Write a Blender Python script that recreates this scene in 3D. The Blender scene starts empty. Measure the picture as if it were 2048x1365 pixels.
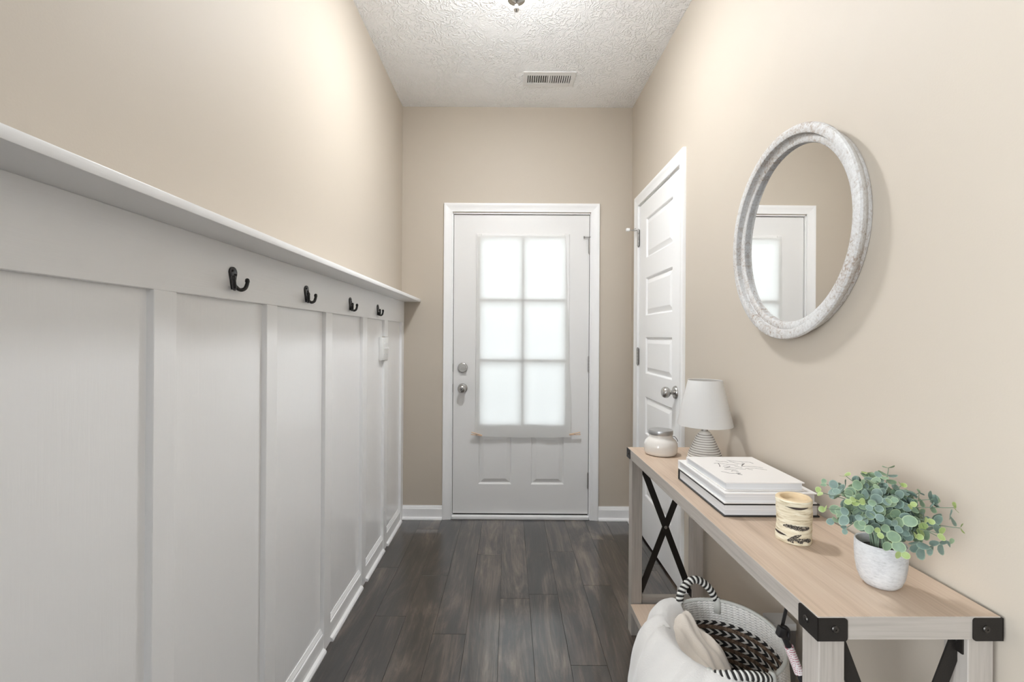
import bpy, bmesh, math, random
from mathutils import Vector, Matrix, noise as mnoise
random.seed(7)
SC = bpy.context.scene
C = SC.collection
PI = math.pi

# ------------------------------------------------------------------ camera
F_PX, CX, CY = 939.69, 1018.06, 672.42
cam_d = bpy.data.cameras.new('camera')
cam_d.sensor_fit = 'HORIZONTAL'; cam_d.sensor_width = 36.0
cam_d.lens = F_PX / 2048 * 36.0
cam_d.shift_x = (1024 - CX) / 2048
cam_d.shift_y = (CY - 682.5) / 2048
cam_d.clip_start = 0.02
cam = bpy.data.objects.new('camera', cam_d); C.objects.link(cam)
yaw, pitch, roll = .0016, .0016, -.0061
Rm = Matrix.Rotation(yaw, 3, 'Z') @ Matrix.Rotation(pitch, 3, 'X') @ Matrix.Rotation(roll, 3, 'Y')
cam.matrix_world = Matrix.Translation((0, 0, 1.2143)) @ (Rm @ Matrix.Rotation(PI / 2, 3, 'X')).to_4x4()
SC.camera = cam

# ------------------------------------------------------------------ sky and lights
world = bpy.data.worlds.new('world'); SC.world = world; world.use_nodes = True
wn = world.node_tree.nodes
wn['Background'].inputs[0].default_value = (.93, .97, 1.0, 1)
wn['Background'].inputs[1].default_value = 3.8

def area_light(name, loc, rot, sx, sy, power, col):
    d = bpy.data.lights.new(name, 'AREA'); d.shape = 'RECTANGLE'; d.size = sx; d.size_y = sy
    d.energy = power; d.color = col
    o = bpy.data.objects.new(name, d); C.objects.link(o); o.location = loc; o.rotation_euler = rot
    return o
# unseen fill light added behind the camera to brighten the hall from the left
P_LEFT = 158
area_light('left_fill_light', (-2.97, -2.4, 1.5), (0, -PI / 2, 0), 1.9, 3.4, P_LEFT, (.90, .95, 1))

SC.view_settings.view_transform = 'Standard'
SC.view_settings.look = 'None'
SC.view_settings.gamma = 1
SC.view_settings.use_curve_mapping = False
SC.view_settings.exposure = 0.37
SC.cycles.use_denoising = True
SC.cycles.max_bounces = 12; SC.cycles.diffuse_bounces = 8
SC.cycles.caustics_reflective = False; SC.cycles.caustics_refractive = False

# ------------------------------------------------------------------ materials
MAT = {}
class NT:
    def __init__(s, m):
        s.t = m.node_tree; s.n = s.t.nodes; s.l = s.t.links; s.b = s.n['Principled BSDF']
    def new(s, kind, **kw):
        nd = s.n.new(kind)
        for k, v in kw.items():
            if k.startswith('i_'):
                key = k[2:]
                key = int(key) if key.isdigit() else key.replace('_', ' ')
                nd.inputs[key].default_value = v
            else: setattr(nd, k, v)
        return nd
    def link(s, a, b): s.l.new(a, b)
    def math(s, op, a, b=None, c=None):
        nd = s.n.new('ShaderNodeMath'); nd.operation = op
        for i, v in enumerate((a, b, c)):
            if v is None: continue
            if isinstance(v, (int, float)): nd.inputs[i].default_value = v
            else: s.l.new(v, nd.inputs[i])
        return nd.outputs[0]
    def coords(s, kind='Object', scale=(1, 1, 1), rnd=False):
        tc = s.n.new('ShaderNodeTexCoord'); mp = s.n.new('ShaderNodeMapping')
        mp.inputs['Scale'].default_value = scale
        s.l.new(tc.outputs[kind], mp.inputs[0])
        if rnd:
            oi = s.n.new('ShaderNodeObjectInfo'); ml = s.n.new('ShaderNodeMath'); ml.operation = 'MULTIPLY'
            ml.inputs[1].default_value = 37.0; s.l.new(oi.outputs['Random'], ml.inputs[0])
            cb = s.n.new('ShaderNodeCombineXYZ')
            for i in range(3): s.l.new(ml.outputs[0], cb.inputs[i])
            s.l.new(cb.outputs[0], mp.inputs['Location'])
        return mp.outputs[0]
    def noise(s, vec, scale, detail=3, rough=.5, dist=0):
        nd = s.new('ShaderNodeTexNoise'); nd.inputs['Scale'].default_value = scale
        nd.inputs['Detail'].default_value = detail; nd.inputs['Roughness'].default_value = rough
        nd.inputs['Distortion'].default_value = dist
        s.l.new(vec, nd.inputs['Vector']); return nd.outputs[0]
    def ramp(s, fac, stops):
        nd = s.n.new('ShaderNodeValToRGB'); e = nd.color_ramp.elements
        while len(e) < len(stops): e.new(.5)
        for k, (p, c) in zip(e, stops):
            k.position = p; k.color = (*c, 1) if len(c) == 3 else c
        s.l.new(fac, nd.inputs[0]); return nd.outputs[0]
    def mix(s, fac, a, b, mode='MIX'):
        nd = s.n.new('ShaderNodeMix'); nd.data_type = 'RGBA'; nd.blend_type = mode
        for sock, v in ((nd.inputs[0], fac), (nd.inputs[6], a), (nd.inputs[7], b)):
            if isinstance(v, (int, float)): sock.default_value = v
            elif isinstance(v, tuple): sock.default_value = (*v, 1)
            else: s.l.new(v, sock)
        return nd.outputs[2]
    def color(s, c): s.l.new(c, s.b.inputs['Base Color'])
    def bump(s, h, strength=.2, dist=.01, invert=False):
        nd = s.n.new('ShaderNodeBump'); nd.inputs['Strength'].default_value = strength
        nd.inputs['Distance'].default_value = dist; nd.invert = invert
        s.l.new(h, nd.inputs['Height']); s.l.new(nd.outputs[0], s.b.inputs['Normal'])

def mat(name, col, rough=.5, metal=0, **kw):
    m = bpy.data.materials.new(name); m.use_nodes = True
    b = m.node_tree.nodes['Principled BSDF']
    b.inputs['Base Color'].default_value = (*col, 1); b.inputs['Roughness'].default_value = rough
    b.inputs['Metallic'].default_value = metal
    for k, v in kw.items(): b.inputs[k.replace('_', ' ')].default_value = v
    MAT[name] = m; return NT(m)

WALLC = (.545, .484, .408)
t = mat('wall_paint', WALLC, .6)
v = t.coords(); n1 = t.noise(v, 1.3, 2); t.color(t.mix(t.math('MULTIPLY', n1, .35), WALLC, (.525, .472, .40)))
t.bump(t.noise(v, 260, 2), .06, .002)
t = mat('rear_wall_paint', (.72, .70, .67), .7); v = t.coords(); t.bump(t.noise(v, 200, 2), .05, .002)

t = mat('ceiling_paint', (.935, .945, .96), .75)
v = t.coords()
w1 = t.noise(v, 7, 4, .5, 1.5); vv = t.new('ShaderNodeVectorMath', operation='ADD')
sc_ = t.new('ShaderNodeVectorMath', operation='SCALE'); sc_.inputs['Scale'].default_value = .35
nz = t.new('ShaderNodeTexNoise', i_Scale=9.0, i_Detail=3.0); t.link(v, nz.inputs['Vector'])
t.link(nz.outputs['Color'], sc_.inputs[0]); t.link(v, vv.inputs[0]); t.link(sc_.outputs[0], vv.inputs[1])
wv = t.new('ShaderNodeTexWave', i_Scale=9.0, i_Distortion=9.0, i_Detail=3.0, i_Detail_Scale=2.5); t.link(vv.outputs[0], wv.inputs['Vector'])
h = t.math('POWER', wv.outputs['Fac'], 3.0)
msk = t.ramp(t.noise(v, 6, 2), [(.30, (.12, .12, .12)), (.55, (1, 1, 1))])
h2 = t.math('MULTIPLY', h, msk)
h3 = t.math('ADD', h2, t.math('MULTIPLY', t.noise(v, 60, 3), .35))
t.bump(h3, .52, .012)

def white_paint(name, col, rough, axis):
    t = mat(name, col, rough)
    s = [40, 40, 40]; s[axis] = 2.2
    v = t.coords(scale=tuple(s)); n = t.noise(v, 4, 3, .6)
    t.bump(t.math('ADD', n, t.math('MULTIPLY', t.noise(t.coords(), 18, 2), .8)), .10, .003)
    return t
white_paint('white_trim', (.88, .88, .885), .36, 2)
white_paint('white_trim_long', (.88, .88, .885), .36, 1)
white_paint('white_panel', (.89, .89, .895), .20, 2)
mat('white_door', (.78, .775, .77), .42)
t = NT(MAT['white_door']); t.bump(t.noise(t.coords(scale=(6, 40, 40)), 5, 3), .05, .002)
mat('closet_door_white', (.89, .89, .89), .4)
mat('plastic_white', (.82, .82, .81), .35)
mat('vent_white', (.80, .80, .80), .45)
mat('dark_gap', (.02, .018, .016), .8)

# dark scraped wood planks
t = mat('plank_wood', (.06, .045, .038), .3, Coat_Weight=1.0, Coat_IOR=1.78, Coat_Roughness=.13)
v = t.coords(scale=(11, 1.25, 11), rnd=True)
g1 = t.noise(v, 1.0, 9, .70, 2.4)
v2 = t.coords(scale=(3.2, 1.0, 3.2), rnd=True); g2 = t.noise(v2, 1.0, 4, .6, 3.0)
v3 = t.coords(scale=(150, 5, 150), rnd=True); g3 = t.noise(v3, 1.0, 3, .65)
k = t.math('ADD', t.math('MULTIPLY', g1, .55), t.math('ADD', t.math('MULTIPLY', g2, .40), t.math('MULTIPLY', g3, .16)))
oi = t.new('ShaderNodeObjectInfo')
k = t.math('ADD', k, t.math('MULTIPLY', t.math('SUBTRACT', oi.outputs['Random'], .5), .07))
t.color(t.ramp(k, [(.40, (.004, .0028, .0024)), (.50, (.014, .0095, .0075)), (.57, (.038, .027, .021)), (.64, (.088, .064, .048)), (.73, (.17, .13, .098))]))
bh = t.math('ADD', t.math('MULTIPLY', g1, .5), t.math('ADD', t.math('MULTIPLY', g3, .18), t.math('MULTIPLY', t.noise(t.coords(scale=(30, 2.0, 30), rnd=True), 1.0, 2), .8)))
t.bump(bh, .22, .006)
t.link(t.b.inputs['Normal'].links[0].from_socket, t.b.inputs['Coat Normal'])

def oak(name, cols, axis, rough=.5, rnd=True, fine=1.0):
    t = mat(name, cols[1], rough)
    s = [22, 22, 22]; s[axis] = 1.3
    v = t.coords(scale=tuple(s), rnd=rnd); a = t.noise(v, 1.0, 6, .6, .8)
    s = [190, 190, 190]; s[axis] = 6
    b = t.noise(t.coords(scale=tuple(s), rnd=rnd), 1.0, 3, .6)
    s = [3, 3, 3]; s[axis] = 1.2
    big = t.noise(t.coords(scale=tuple(s), rnd=rnd), 1.0, 3, .5, 1.2)
    k = t.math('ADD', t.math('MULTIPLY', a, .42), t.math('ADD', t.math('MULTIPLY', b, .30 * fine), t.math('MULTIPLY', big, .30)))
    t.color(t.ramp(k, [(.36, cols[0]), (.52, cols[1]), (.68, cols[2])]))
    t.bump(b, .08, .002)
WARM = [(.40, .30, .22), (.555, .43, .33), (.63, .51, .405)]
GREY = [(.30, .268, .235), (.44, .40, .36), (.53, .49, .445)]
oak('oak_top', WARM, 1)
oak('oak_grey_y', GREY, 1)
oak('oak_grey_z', GREY, 2)
oak('oak_grey_x', GREY, 0)
t = mat('black_iron', (.018, .015, .013), .5, .35); t.bump(t.noise(t.coords(), 420, 2), .12, .002)
mat('screw_steel', (.07, .065, .06), .35, .9)
mat('hook_iron', (.020, .019, .020), .26, .2)
t = mat('nickel', (.50, .485, .465), .27, 1.0)
mat('nickel_dark', (.10, .095, .09), .35, 1.0)
mat('hinge_steel', (.42, .41, .40), .35, 1.0)

# mirror
mat('mirror_glass', (.93, .93, .92), .0, 1.0)
t = mat('whitewash', (.70, .68, .66), .6)
v = t.coords(); n1 = t.noise(v, 60, 6, .7, 1.5); n2 = t.noise(v, 230, 4, .7); n3 = t.noise(v, 5, 2)
k = t.math('ADD', t.math('MULTIPLY', n1, .55), t.math('ADD', t.math('MULTIPLY', n2, .3), t.math('MULTIPLY', n3, .2)))
t.color(t.ramp(k, [(.39, (.30, .22, .165)), (.46, (.48, .44, .405)), (.52, (.57, .56, .55)), (.62, (.66, .66, .655))]))
t.bump(k, .35, .005)

# fabrics
def sheet(name, col, trans, tcol):
    m = bpy.data.materials.new(name); m.use_nodes = True; MAT[name] = m
    n = m.node_tree.nodes; l = m.node_tree.links; b = n['Principled BSDF']
    b.inputs['Base Color'].default_value = (*col, 1); b.inputs['Roughness'].default_value = .9
    tr = n.new('ShaderNodeBsdfTranslucent'); tr.inputs[0].default_value = (*tcol, 1)
    mx = n.new('ShaderNodeMixShader'); mx.inputs[0].default_value = trans
    l.new(b.outputs[0], mx.inputs[1]); l.new(tr.outputs[0], mx.inputs[2]); l.new(mx.outputs[0], n['Material Output'].inputs[0])
    t = NT(m)
    a = t.noise(t.coords(scale=(3, 3, 90)), 4, 3); c = t.noise(t.coords(scale=(90, 3, 3)), 4, 3)
    t.bump(t.math('ADD', a, c), .25, .002); return t
sheet('sheer_cloth', (.86, .86, .85), .5, (.93, .93, .92))
sheet('shade_fabric', (.80, .795, .785), .18, (.9, .88, .84))
t = mat('fleece', (.78, .74, .69), .95, Sheen_Weight=.5, Sheen_Roughness=.6)
v = t.coords(); t.color(t.mix(t.noise(v, 6, 2), (.68, .655, .625), (.63, .615, .595))); t.bump(t.math('ADD', t.noise(v, 240, 3, .7), t.math('MULTIPLY', t.noise(v, 30, 3), 1.2)), .3, .004)
t = mat('cream_throw', (.70, .62, .53), .95, Sheen_Weight=.4)
v = t.coords(); t.color(t.mix(t.noise(v, 12, 2), (.68, .61, .525), (.62, .56, .495))); t.bump(t.noise(v, 300, 3), .3, .003)

# basket weave: UV u = turns, v = metres of wall height
def rope(name):
    t = mat(name, (.72, .71, .67), .85)
    uv = t.new('ShaderNodeTexCoord'); sp = t.new('ShaderNodeSeparateXYZ'); t.link(uv.outputs['UV'], sp.inputs[0])
    row = t.math('MULTIPLY', sp.outputs[1], 1 / .0072)
    fr = t.math('FRACT', row)
    ph = t.math('FRACT', t.math('ADD', t.math('MULTIPLY', sp.outputs[0], 110), t.math('MULTIPLY', fr, .9)))
    st = t.math('ABSOLUTE', t.math('SUBTRACT', ph, .5))
    # small dark stitches in the joint between two rows
    joint = t.math('LESS_THAN', t.math('ABSOLUTE', t.math('SUBTRACT', fr, .04)), .09)
    dash = t.math('LESS_THAN', t.math('FRACT', t.math('MULTIPLY', sp.outputs[0], 55)), .42)
    c = t.ramp(t.noise(t.coords(), 60, 2), [(.3, (.72, .70, .66)), (.7, (.82, .805, .77))])
    t.color(t.mix(t.math('MULTIPLY', joint, dash), c, (.06, .055, .05)))
    t.bump(st, .55, .004); return t
rope('white_rope')
t = mat('chevron_weave', (.2, .14, .1), .85)
uv = t.new('ShaderNodeTexCoord'); sp = t.new('ShaderNodeSeparateXYZ'); t.link(uv.outputs['UV'], sp.inputs[0])
row = t.math('MULTIPLY', sp.outputs[1], 1 / .030); fr = t.math('FRACT', row)
zig = t.math('ABSOLUTE', t.math('SUBTRACT', t.math('MULTIPLY', fr, 1 / .6), .5))
ph = t.math('FRACT', t.math('SUBTRACT', t.math('MULTIPLY', sp.outputs[0], 38), t.math('MULTIPLY', zig, 1.1)))
isw = t.math('LESS_THAN', ph, .40)
bw = t.mix(isw, (.020, .018, .017), (.70, .68, .64))
br = t.ramp(t.noise(t.coords(), 110, 3, .7), [(.35, (.06, .038, .026)), (.6, (.20, .135, .092)), (.75, (.30, .215, .15))])
t.color(t.mix(t.math('LESS_THAN', fr, .6), br, bw))
t.bump(t.math('ADD', ph, t.noise(t.coords(), 180, 2)), .4, .003)
t = mat('wrap_cord', (.5, .5, .5), .85)
uv = t.new('ShaderNodeTexCoord'); sp = t.new('ShaderNodeSeparateXYZ'); t.link(uv.outputs['UV'], sp.inputs[0])
ph = t.math('FRACT', sp.outputs[0])
t.color(t.mix(t.math('LESS_THAN', ph, .48), (.74, .73, .69), (.022, .020, .019)))
t.bump(t.noise(t.coords(), 300, 2), .3, .002)
mat('rope_end', (.60, .60, .56), .9)

# table-top things
mat('jar_glaze', (.74, .71, .67), .12, Coat_Weight=.6)
mat('lid_metal', (.50, .50, .50), .32, .9)
mat('lamp_ridge', (.80, .79, .76), .55)
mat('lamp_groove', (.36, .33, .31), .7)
mat('book_black', (.02, .02, .02), .45)
mat('book_white', (.83, .82, .81), .45)
mat('book_cream', (.80, .775, .755), .5)
t = mat('paper_edge', (.74, .74, .75), .8)
v = t.coords(scale=(3, 3, 900)); n_ = t.noise(v, 1.0, 2); t.color(t.ramp(n_, [(.3, (.60, .61, .63)), (.7, (.80, .80, .81))])); t.bump(n_, .2, .001)
mat('ink', (.06, .055, .055), .6)
t = mat('birch_bark', (.74, .68, .52), .75)
v = t.coords(scale=(22, 22, 160)); n1 = t.noise(v, 1.0, 4, .6, .5)
v2 = t.coords(scale=(16, 16, 42)); n2 = t.noise(v2, 1.0, 4, .6, .6)
base = t.ramp(n1, [(.34, (.48, .40, .26)), (.46, (.70, .62, .46)), (.62, (.82, .77, .62))])
dk = t.ramp(n2, [(.63, (0, 0, 0)), (.68, (1, 1, 1))])
sp = t.ramp(t.noise(t.coords(), 420, 2), [(.42, (.03, .025, .02)), (.62, (.20, .16, .12))])
t.color(t.mix(dk, base, sp)); t.bump(n1, .55, .004)
mat('birch_dark', (.035, .022, .018), .7)
t = mat('birch_char', (.05, .045, .04), .85); v = t.coords()
t.color(t.ramp(t.noise(v, 420, 3, .7), [(.40, (.02, .018, .016)), (.56, (.10, .085, .07)), (.64, (.55, .49, .38))]))
t = mat('birch_wood', (.72, .56, .36), .65); v = t.coords(); t.color(t.mix(t.noise(v, 40, 2), (.76, .62, .42), (.66, .50, .31)))
t = mat('concrete', (.60, .60, .60), .85)
v = t.coords(scale=(110, 110, 330)); n1 = t.noise(v, 1.0, 4, .65); n2 = t.noise(t.coords(), 40, 4)
t.color(t.ramp(t.math('ADD', t.math('MULTIPLY', n1, .6), t.math('MULTIPLY', n2, .4)), [(.34, (.44, .44, .445)), (.48, (.575, .575, .58)), (.64, (.65, .65, .65))]))
t.bump(n1, .35, .004)
mat('soil', (.03, .024, .02), .95)
def leafmat(name, a, b, e):
    t = mat(name, a, .55)
    uv = t.new('ShaderNodeTexCoord'); sp = t.new('ShaderNodeSeparateXYZ'); t.link(uv.outputs['UV'], sp.inputs[0])
    oi = t.new('ShaderNodeObjectInfo')
    c = t.mix(t.noise(t.coords(rnd=True), 120, 3), a, b)
    c = t.mix(t.math('MULTIPLY', oi.outputs['Random'], .35), c, e)
    t.color(t.mix(t.ramp(sp.outputs[0], [(.80, (0, 0, 0)), (.97, (1, 1, 1))]), c, e))
    t.b.inputs['Subsurface Weight'].default_value = 0
leafmat('leaf_blue', (.095, .155, .135), (.19, .265, .24), (.29, .39, .31))
leafmat('leaf_green', (.12, .20, .135), (.22, .32, .21), (.36, .46, .28))
leafmat('leaf_lime', (.23, .33, .095), (.34, .43, .16), (.46, .53, .27))
mat('stem_green', (.20, .27, .19), .7)
mat('box_grey', (.52, .52, .52), .5)
mat('box_dark_grey', (.14, .13, .125), .55)
mat('box_mark', (.30, .29, .28), .5)
mat('black_plastic', (.012, .011, .012), .35)
t = mat('printed_wrap', (.75, .70, .70), .6)
uv = t.coords(scale=(1, 1, 1)); sp = t.new('ShaderNodeSeparateXYZ'); t.link(uv, sp.inputs[0])
ln = t.math('LESS_THAN', t.math('FRACT', t.math('MULTIPLY', sp.outputs[2], 210)), .38)
wd = t.math('GREATER_THAN', t.noise(t.coords(scale=(500, 500, 60)), 1.0, 2), .46)
t.color(t.mix(t.math('MULTIPLY', ln, wd), (.80, .76, .75), (.50, .16, .20)))
t = mat('clothespin_wood', (.62, .40, .25), .6); t.color(t.mix(t.noise(t.coords(scale=(8, 60, 60)), 3, 2), (.78, .58, .42), (.66, .46, .31)))
# glass / light bowl
m = bpy.data.materials.new('window_glass'); m.use_nodes = True; MAT['window_glass'] = m
n = m.node_tree.nodes; l = m.node_tree.links
tr = n.new('ShaderNodeBsdfTransparent'); tr.inputs[0].default_value = (.95, .97, .97, 1); gl = n.new('ShaderNodeBsdfGlossy'); gl.inputs['Roughness'].default_value = .02
mx = n.new('ShaderNodeMixShader'); fr = n.new('ShaderNodeFresnel'); l.new(fr.outputs[0], mx.inputs[0]); l.new(tr.outputs[0], mx.inputs[1]); l.new(gl.outputs[0], mx.inputs[2]); l.new(mx.outputs[0], n['Material Output'].inputs[0])
mat('bowl_inside', (.85, .84, .82), .4)
t = mat('lamp_bowl', (.85, .83, .80), .3, Emission_Strength=180.0); t.b.inputs['Emission Color'].default_value = (.955, .98, 1, 1)
t = mat('outdoor_concrete', (.55, .55, .54), .85); t.bump(t.noise(t.coords(), 30, 3), .2, .01)

# ------------------------------------------------------------------ builders
WM = {}
def tag(o, label=None, cat=None, group=None, kind=None):
    if label: o['label'] = label
    if cat: o['category'] = cat
    if group: o['group'] = group
    if kind: o['kind'] = kind
    return o
def thing(name, label, cat, M=None, group=None, kind=None):
    o = bpy.data.objects.new(name, None); C.objects.link(o); o.empty_display_size = .05
    M = M or Matrix.Identity(4)
    o.matrix_world = M; WM[o.name] = M
    return tag(o, label, cat, group, kind)
def T(x, y, z): return Matrix.Translation((x, y, z))
def add(name, bm, mats, parent=None, smooth=False, label=None, world=False, kind=None):
    """one mesh object; geometry in the thing's own frame, or in world coordinates with world=True"""
    M = WM[parent.name] if parent else Matrix.Identity(4)
    if world and parent: bm.transform(M.inverted())
    bmesh.ops.recalc_face_normals(bm, faces=bm.faces[:])
    me = bpy.data.meshes.new(name); bm.to_mesh(me); bm.free()
    for m in (mats if isinstance(mats, (list, tuple)) else [mats]): me.materials.append(MAT[m])
    if smooth:
        me.polygons.foreach_set('use_smooth', [True] * len(me.polygons))
        if smooth is not True: me.set_sharp_from_angle(angle=math.radians(smooth))
    o = bpy.data.objects.new(name, me); C.objects.link(o)
    if parent: o.parent = parent
    WM[o.name] = M
    if label: o['label'] = label
    if kind: o['kind'] = kind
    return o
def bm_new(): return bmesh.new()
def box(bm, x0, x1, y0, y1, z0, z1, b=0, seg=1, mi=0, M=None):
    t = bmesh.new()
    r = bmesh.ops.create_cube(t, size=1)
    for v in t.verts: v.co = Vector(((x0 + x1) / 2 + v.co.x * (x1 - x0), (y0 + y1) / 2 + v.co.y * (y1 - y0), (z0 + z1) / 2 + v.co.z * (z1 - z0)))
    if b: bmesh.ops.bevel(t, geom=t.edges[:], offset=b, segments=seg, profile=.5, affect='EDGES')
    merge(bm, t, mi, M); return bm
def merge(bm, t, mi=0, M=None):
    if M is not None: t.transform(M)
    vs = [bm.verts.new(v.co) for v in t.verts]; t.verts.index_update()
    for f in t.faces:
        try: nf = bm.faces.new([vs[v.index] for v in f.verts]); nf.material_index = mi
        except ValueError: pass
    t.free()
def BX(*a, **k): return box(bm_new(), *a, **k)
def lathe(bm, prof, n=48, M=None, mi=None, mfun=None, closed_profile=False):
    """profile of (r, z) about local z"""
    t = bmesh.new(); rings = []
    for r, z in prof:
        if r < 1e-6: rings.append([t.verts.new((0, 0, z))])
        else: rings.append([t.verts.new((r * math.cos(2 * PI * i / n), r * math.sin(2 * PI * i / n), z)) for i in range(n)])
    pairs = list(range(len(rings) - 1)) + ([len(rings) - 1] if closed_profile else [])
    for j in pairs:
        a, b = rings[j], rings[(j + 1) % len(rings)]
        for i in range(n):
            k = (i + 1) % n
            vs = [a[0], b[k], b[i]] if len(a) == 1 else ([a[i], a[k], b[0]] if len(b) == 1 else [a[i], a[k], b[k], b[i]])
            if len(a) == 1 and len(b) == 1: continue
            f = t.faces.new(vs); f.material_index = mfun(j) if mfun else (mi or 0)
    if M is not None: t.transform(M)
    vs = [bm.verts.new(v.co) for v in t.verts]; t.verts.index_update()
    for f in t.faces: bm.faces.new([vs[v.index] for v in f.verts]).material_index = f.material_index
    t.free(); return bm
def cr(pts, n):
    """Catmull-Rom through points"""
    P = [Vector(p) for p in pts]; P = [2 * P[0] - P[1]] + P + [2 * P[-1] - P[-2]]; out = []
    for i in range(1, len(P) - 2):
        for k in range(n):
            s = k / n; a, b, c, d = P[i - 1], P[i], P[i + 1], P[i + 2]
            out.append(.5 * ((2 * b) + (c - a) * s + (2 * a - 5 * b + 4 * c - d) * s * s + (3 * b - a - 3 * c + d) * s ** 3))
    out.append(P[-2].copy()); return out
def tube(bm, path, rad, n=8, cap=True, mi=0, uvl=None, flat=1.0, up=None):
    P = [Vector(p) for p in path]; m = len(P)
    R = rad if isinstance(rad, (list, tuple)) else [rad] * m
    t0 = (P[1] - P[0]).normalized(); u = up or (Vector((0, 0, 1)) if abs(t0.z) < .9 else Vector((1, 0, 0)))
    rings = []
    for i in range(m):
        tg = (P[min(i + 1, m - 1)] - P[max(i - 1, 0)]).normalized()
        u = (u - tg * u.dot(tg)); u.normalize(); w = tg.cross(u)
        rings.append([bm.verts.new(P[i] + R[i] * (math.cos(2 * PI * k / n) * w + flat * math.sin(2 * PI * k / n) * u)) for k in range(n)])
    for i in range(m - 1):
        for k in range(n):
            bm.faces.new([rings[i][k], rings[i][(k + 1) % n], rings[i + 1][(k + 1) % n], rings[i + 1][k]]).material_index = mi
    if cap:
        bm.faces.new(rings[0][::-1]).material_index = mi; bm.faces.new(rings[-1]).material_index = mi
    return bm
def ball(bm, c, r, n=16, sz=(1, 1, 1), mi=0):
    t = bmesh.new(); bmesh.ops.create_uvsphere(t, u_segments=n, v_segments=max(6, n // 2), radius=r)
    for v in t.verts: v.co = Vector((v.co.x * sz[0] + c[0], v.co.y * sz[1] + c[1], v.co.z * sz[2] + c[2]))
    merge(bm, t, mi); return bm
def cyl(bm, a, b, r, n=16, mi=0, r2=None): return tube(bm, [a, b], [r, r2 if r2 is not None else r], n, True, mi)
def profile_run(bm, prof, p0, p1, inward, up=Vector((0, 0, 1))):
    """extrude a profile of (out, height) from p0 to p1"""
    a = [bm.verts.new(Vector(p0) + inward * o + up * h) for o, h in prof]
    b = [bm.verts.new(Vector(p1) + inward * o + up * h) for o, h in prof]
    n = len(prof)
    for i in range(n):
        k = (i + 1) % n; bm.faces.new([a[i], a[k], b[k], b[i]])
    bm.faces.new(a[::-1]); bm.faces.new(b); return bm
def copy_tree(root, M, label):
    """a copy of a thing and of its parts and sub-parts, sharing mesh data"""
    r = root.copy(); C.objects.link(r); r.matrix_world = M; r['label'] = label
    for ch in root.children:
        c = ch.copy(); C.objects.link(c); c.parent = r
        for g in ch.children:
            d = g.copy(); C.objects.link(d); d.parent = c
    return r

# ------------------------------------------------------------------ room dimensions
XL, XR, H, D = -.7218, .8075, 2.743, 3.125
YB = .25                      # where the hallway opens into the room behind the camera
AW = .007
MRW = T(XR, D, 0) @ Matrix.Rotation(PI + AW, 4, 'Z')   # right wall frame: x into the room, y along the wall towards the camera
XRB = XR + math.tan(AW) * (D - YB)

# ------------------------------------------------------------------ structure
# floor: slab with single planks on it
floor = thing('floor', 'dark brown scraped wood plank floor of the hallway', 'floor', kind='structure')
add('subfloor', BX(-3, 3, -5.6, D + .25, -.06, -.013), 'dark_gap', floor)
W_ = .135; colx = [-.037 + W_ * k for k in range(-6, 8)]
firstY = {-.037: 2.18, .098: 1.917, -.172: 2.62, -.307: 1.917, -.442: 2.385, -.577: 1.737, .233: 2.66, .368: 2.30, .503: 1.60, .638: 2.45}
for cx in colx:
    y0 = next((y for x, y in firstY.items() if abs(x - cx) < .01), random.uniform(1.2, 2.4))
    ys = [D + .05]
    y = y0
    while y + 1.22 < D + .05: y += 1.22
    while y > -5.5:
        if ys[-1] - y > .15: ys.append(y)
        y -= random.choice([.92, 1.22, 1.22, 1.05])
    ys.append(-5.55)
    for a, b in zip(ys[:-1], ys[1:]):
        xa, xb = max(cx, XL + .001), cx + W_
        bm = BX(xa + .0004 - (xa + xb) / 2, xb - .0004 - (xa + xb) / 2, -(a - b) / 2 + .0007, (a - b) / 2 - .0007, -.013, 0, b=.0006)
        p = add('plank', bm, 'plank_wood', floor); p.location = ((xa + xb) / 2, (a + b) / 2, 0)
        if b < YB: break

ceil = add('ceiling', BX(-3, 3, -5.6, D + .25, H, H + .1), 'ceiling_paint')
tag(ceil, 'white hand-textured ceiling above the hallway', 'ceiling', kind='structure')
o = add('wall_left', BX(XL - .1, XL, YB, D + .12, -.06, H), 'wall_paint'); tag(o, 'beige painted left wall above the white panelling', 'wall', kind='structure')
DX0, DX1, DZ1 = -.385, .537, 2.038     # rough opening of the front door
bm = bm_new()
box(bm, XL - .1, DX0, D, D + .12, -.06, H); box(bm, DX1, XR + .12, D, D + .12, -.06, H); box(bm, DX0, DX1, D, D + .12, DZ1, H)
o = add('wall_back', bm, 'wall_paint'); tag(o, 'beige end wall around the white front door', 'wall', kind='structure')
U0, U1, UZ = .175, .885, 2.04          # closet door opening along the right wall
rw = thing('wall_right', 'beige right wall carrying the round mirror', 'wall', MRW, kind='structure')
bm = bm_new(); L_ = (D - YB) / math.cos(AW)
box(bm, -.12, 0, -.1, U0, -.06, H); box(bm, -.12, 0, U1, L_, -.06, H); box(bm, -.12, 0, U0, U1, UZ, H); box(bm, -.125, -.12, U0 - .01, U1 + .01, -.06, UZ)
add('plaster', bm, 'wall_paint', rw)
bm = bm_new()
box(bm, -3, XL, YB - .1, YB, -.06, H); box(bm, XRB, 3, YB - .1, YB, -.06, H); 
box(bm, 3, 3.1, -5.6, YB, -.06, H)
xa, xb = -3.1, -3; box(bm, xa, xb, -5.6, -4.1, -.06, H); box(bm, xa, xb, -.7, YB, -.06, H); box(bm, xa, xb, -4.1, -.7, -.06, .55); box(bm, xa, xb, -4.1, -.7, 2.45, H)
o = add('wall_rear_room', bm, 'rear_wall_paint'); tag(o, 'pale walls of the open room behind the viewer', 'wall', kind='structure')
bm = BX(-3, 3, -5.6, -5.5, -.06, H)
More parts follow.
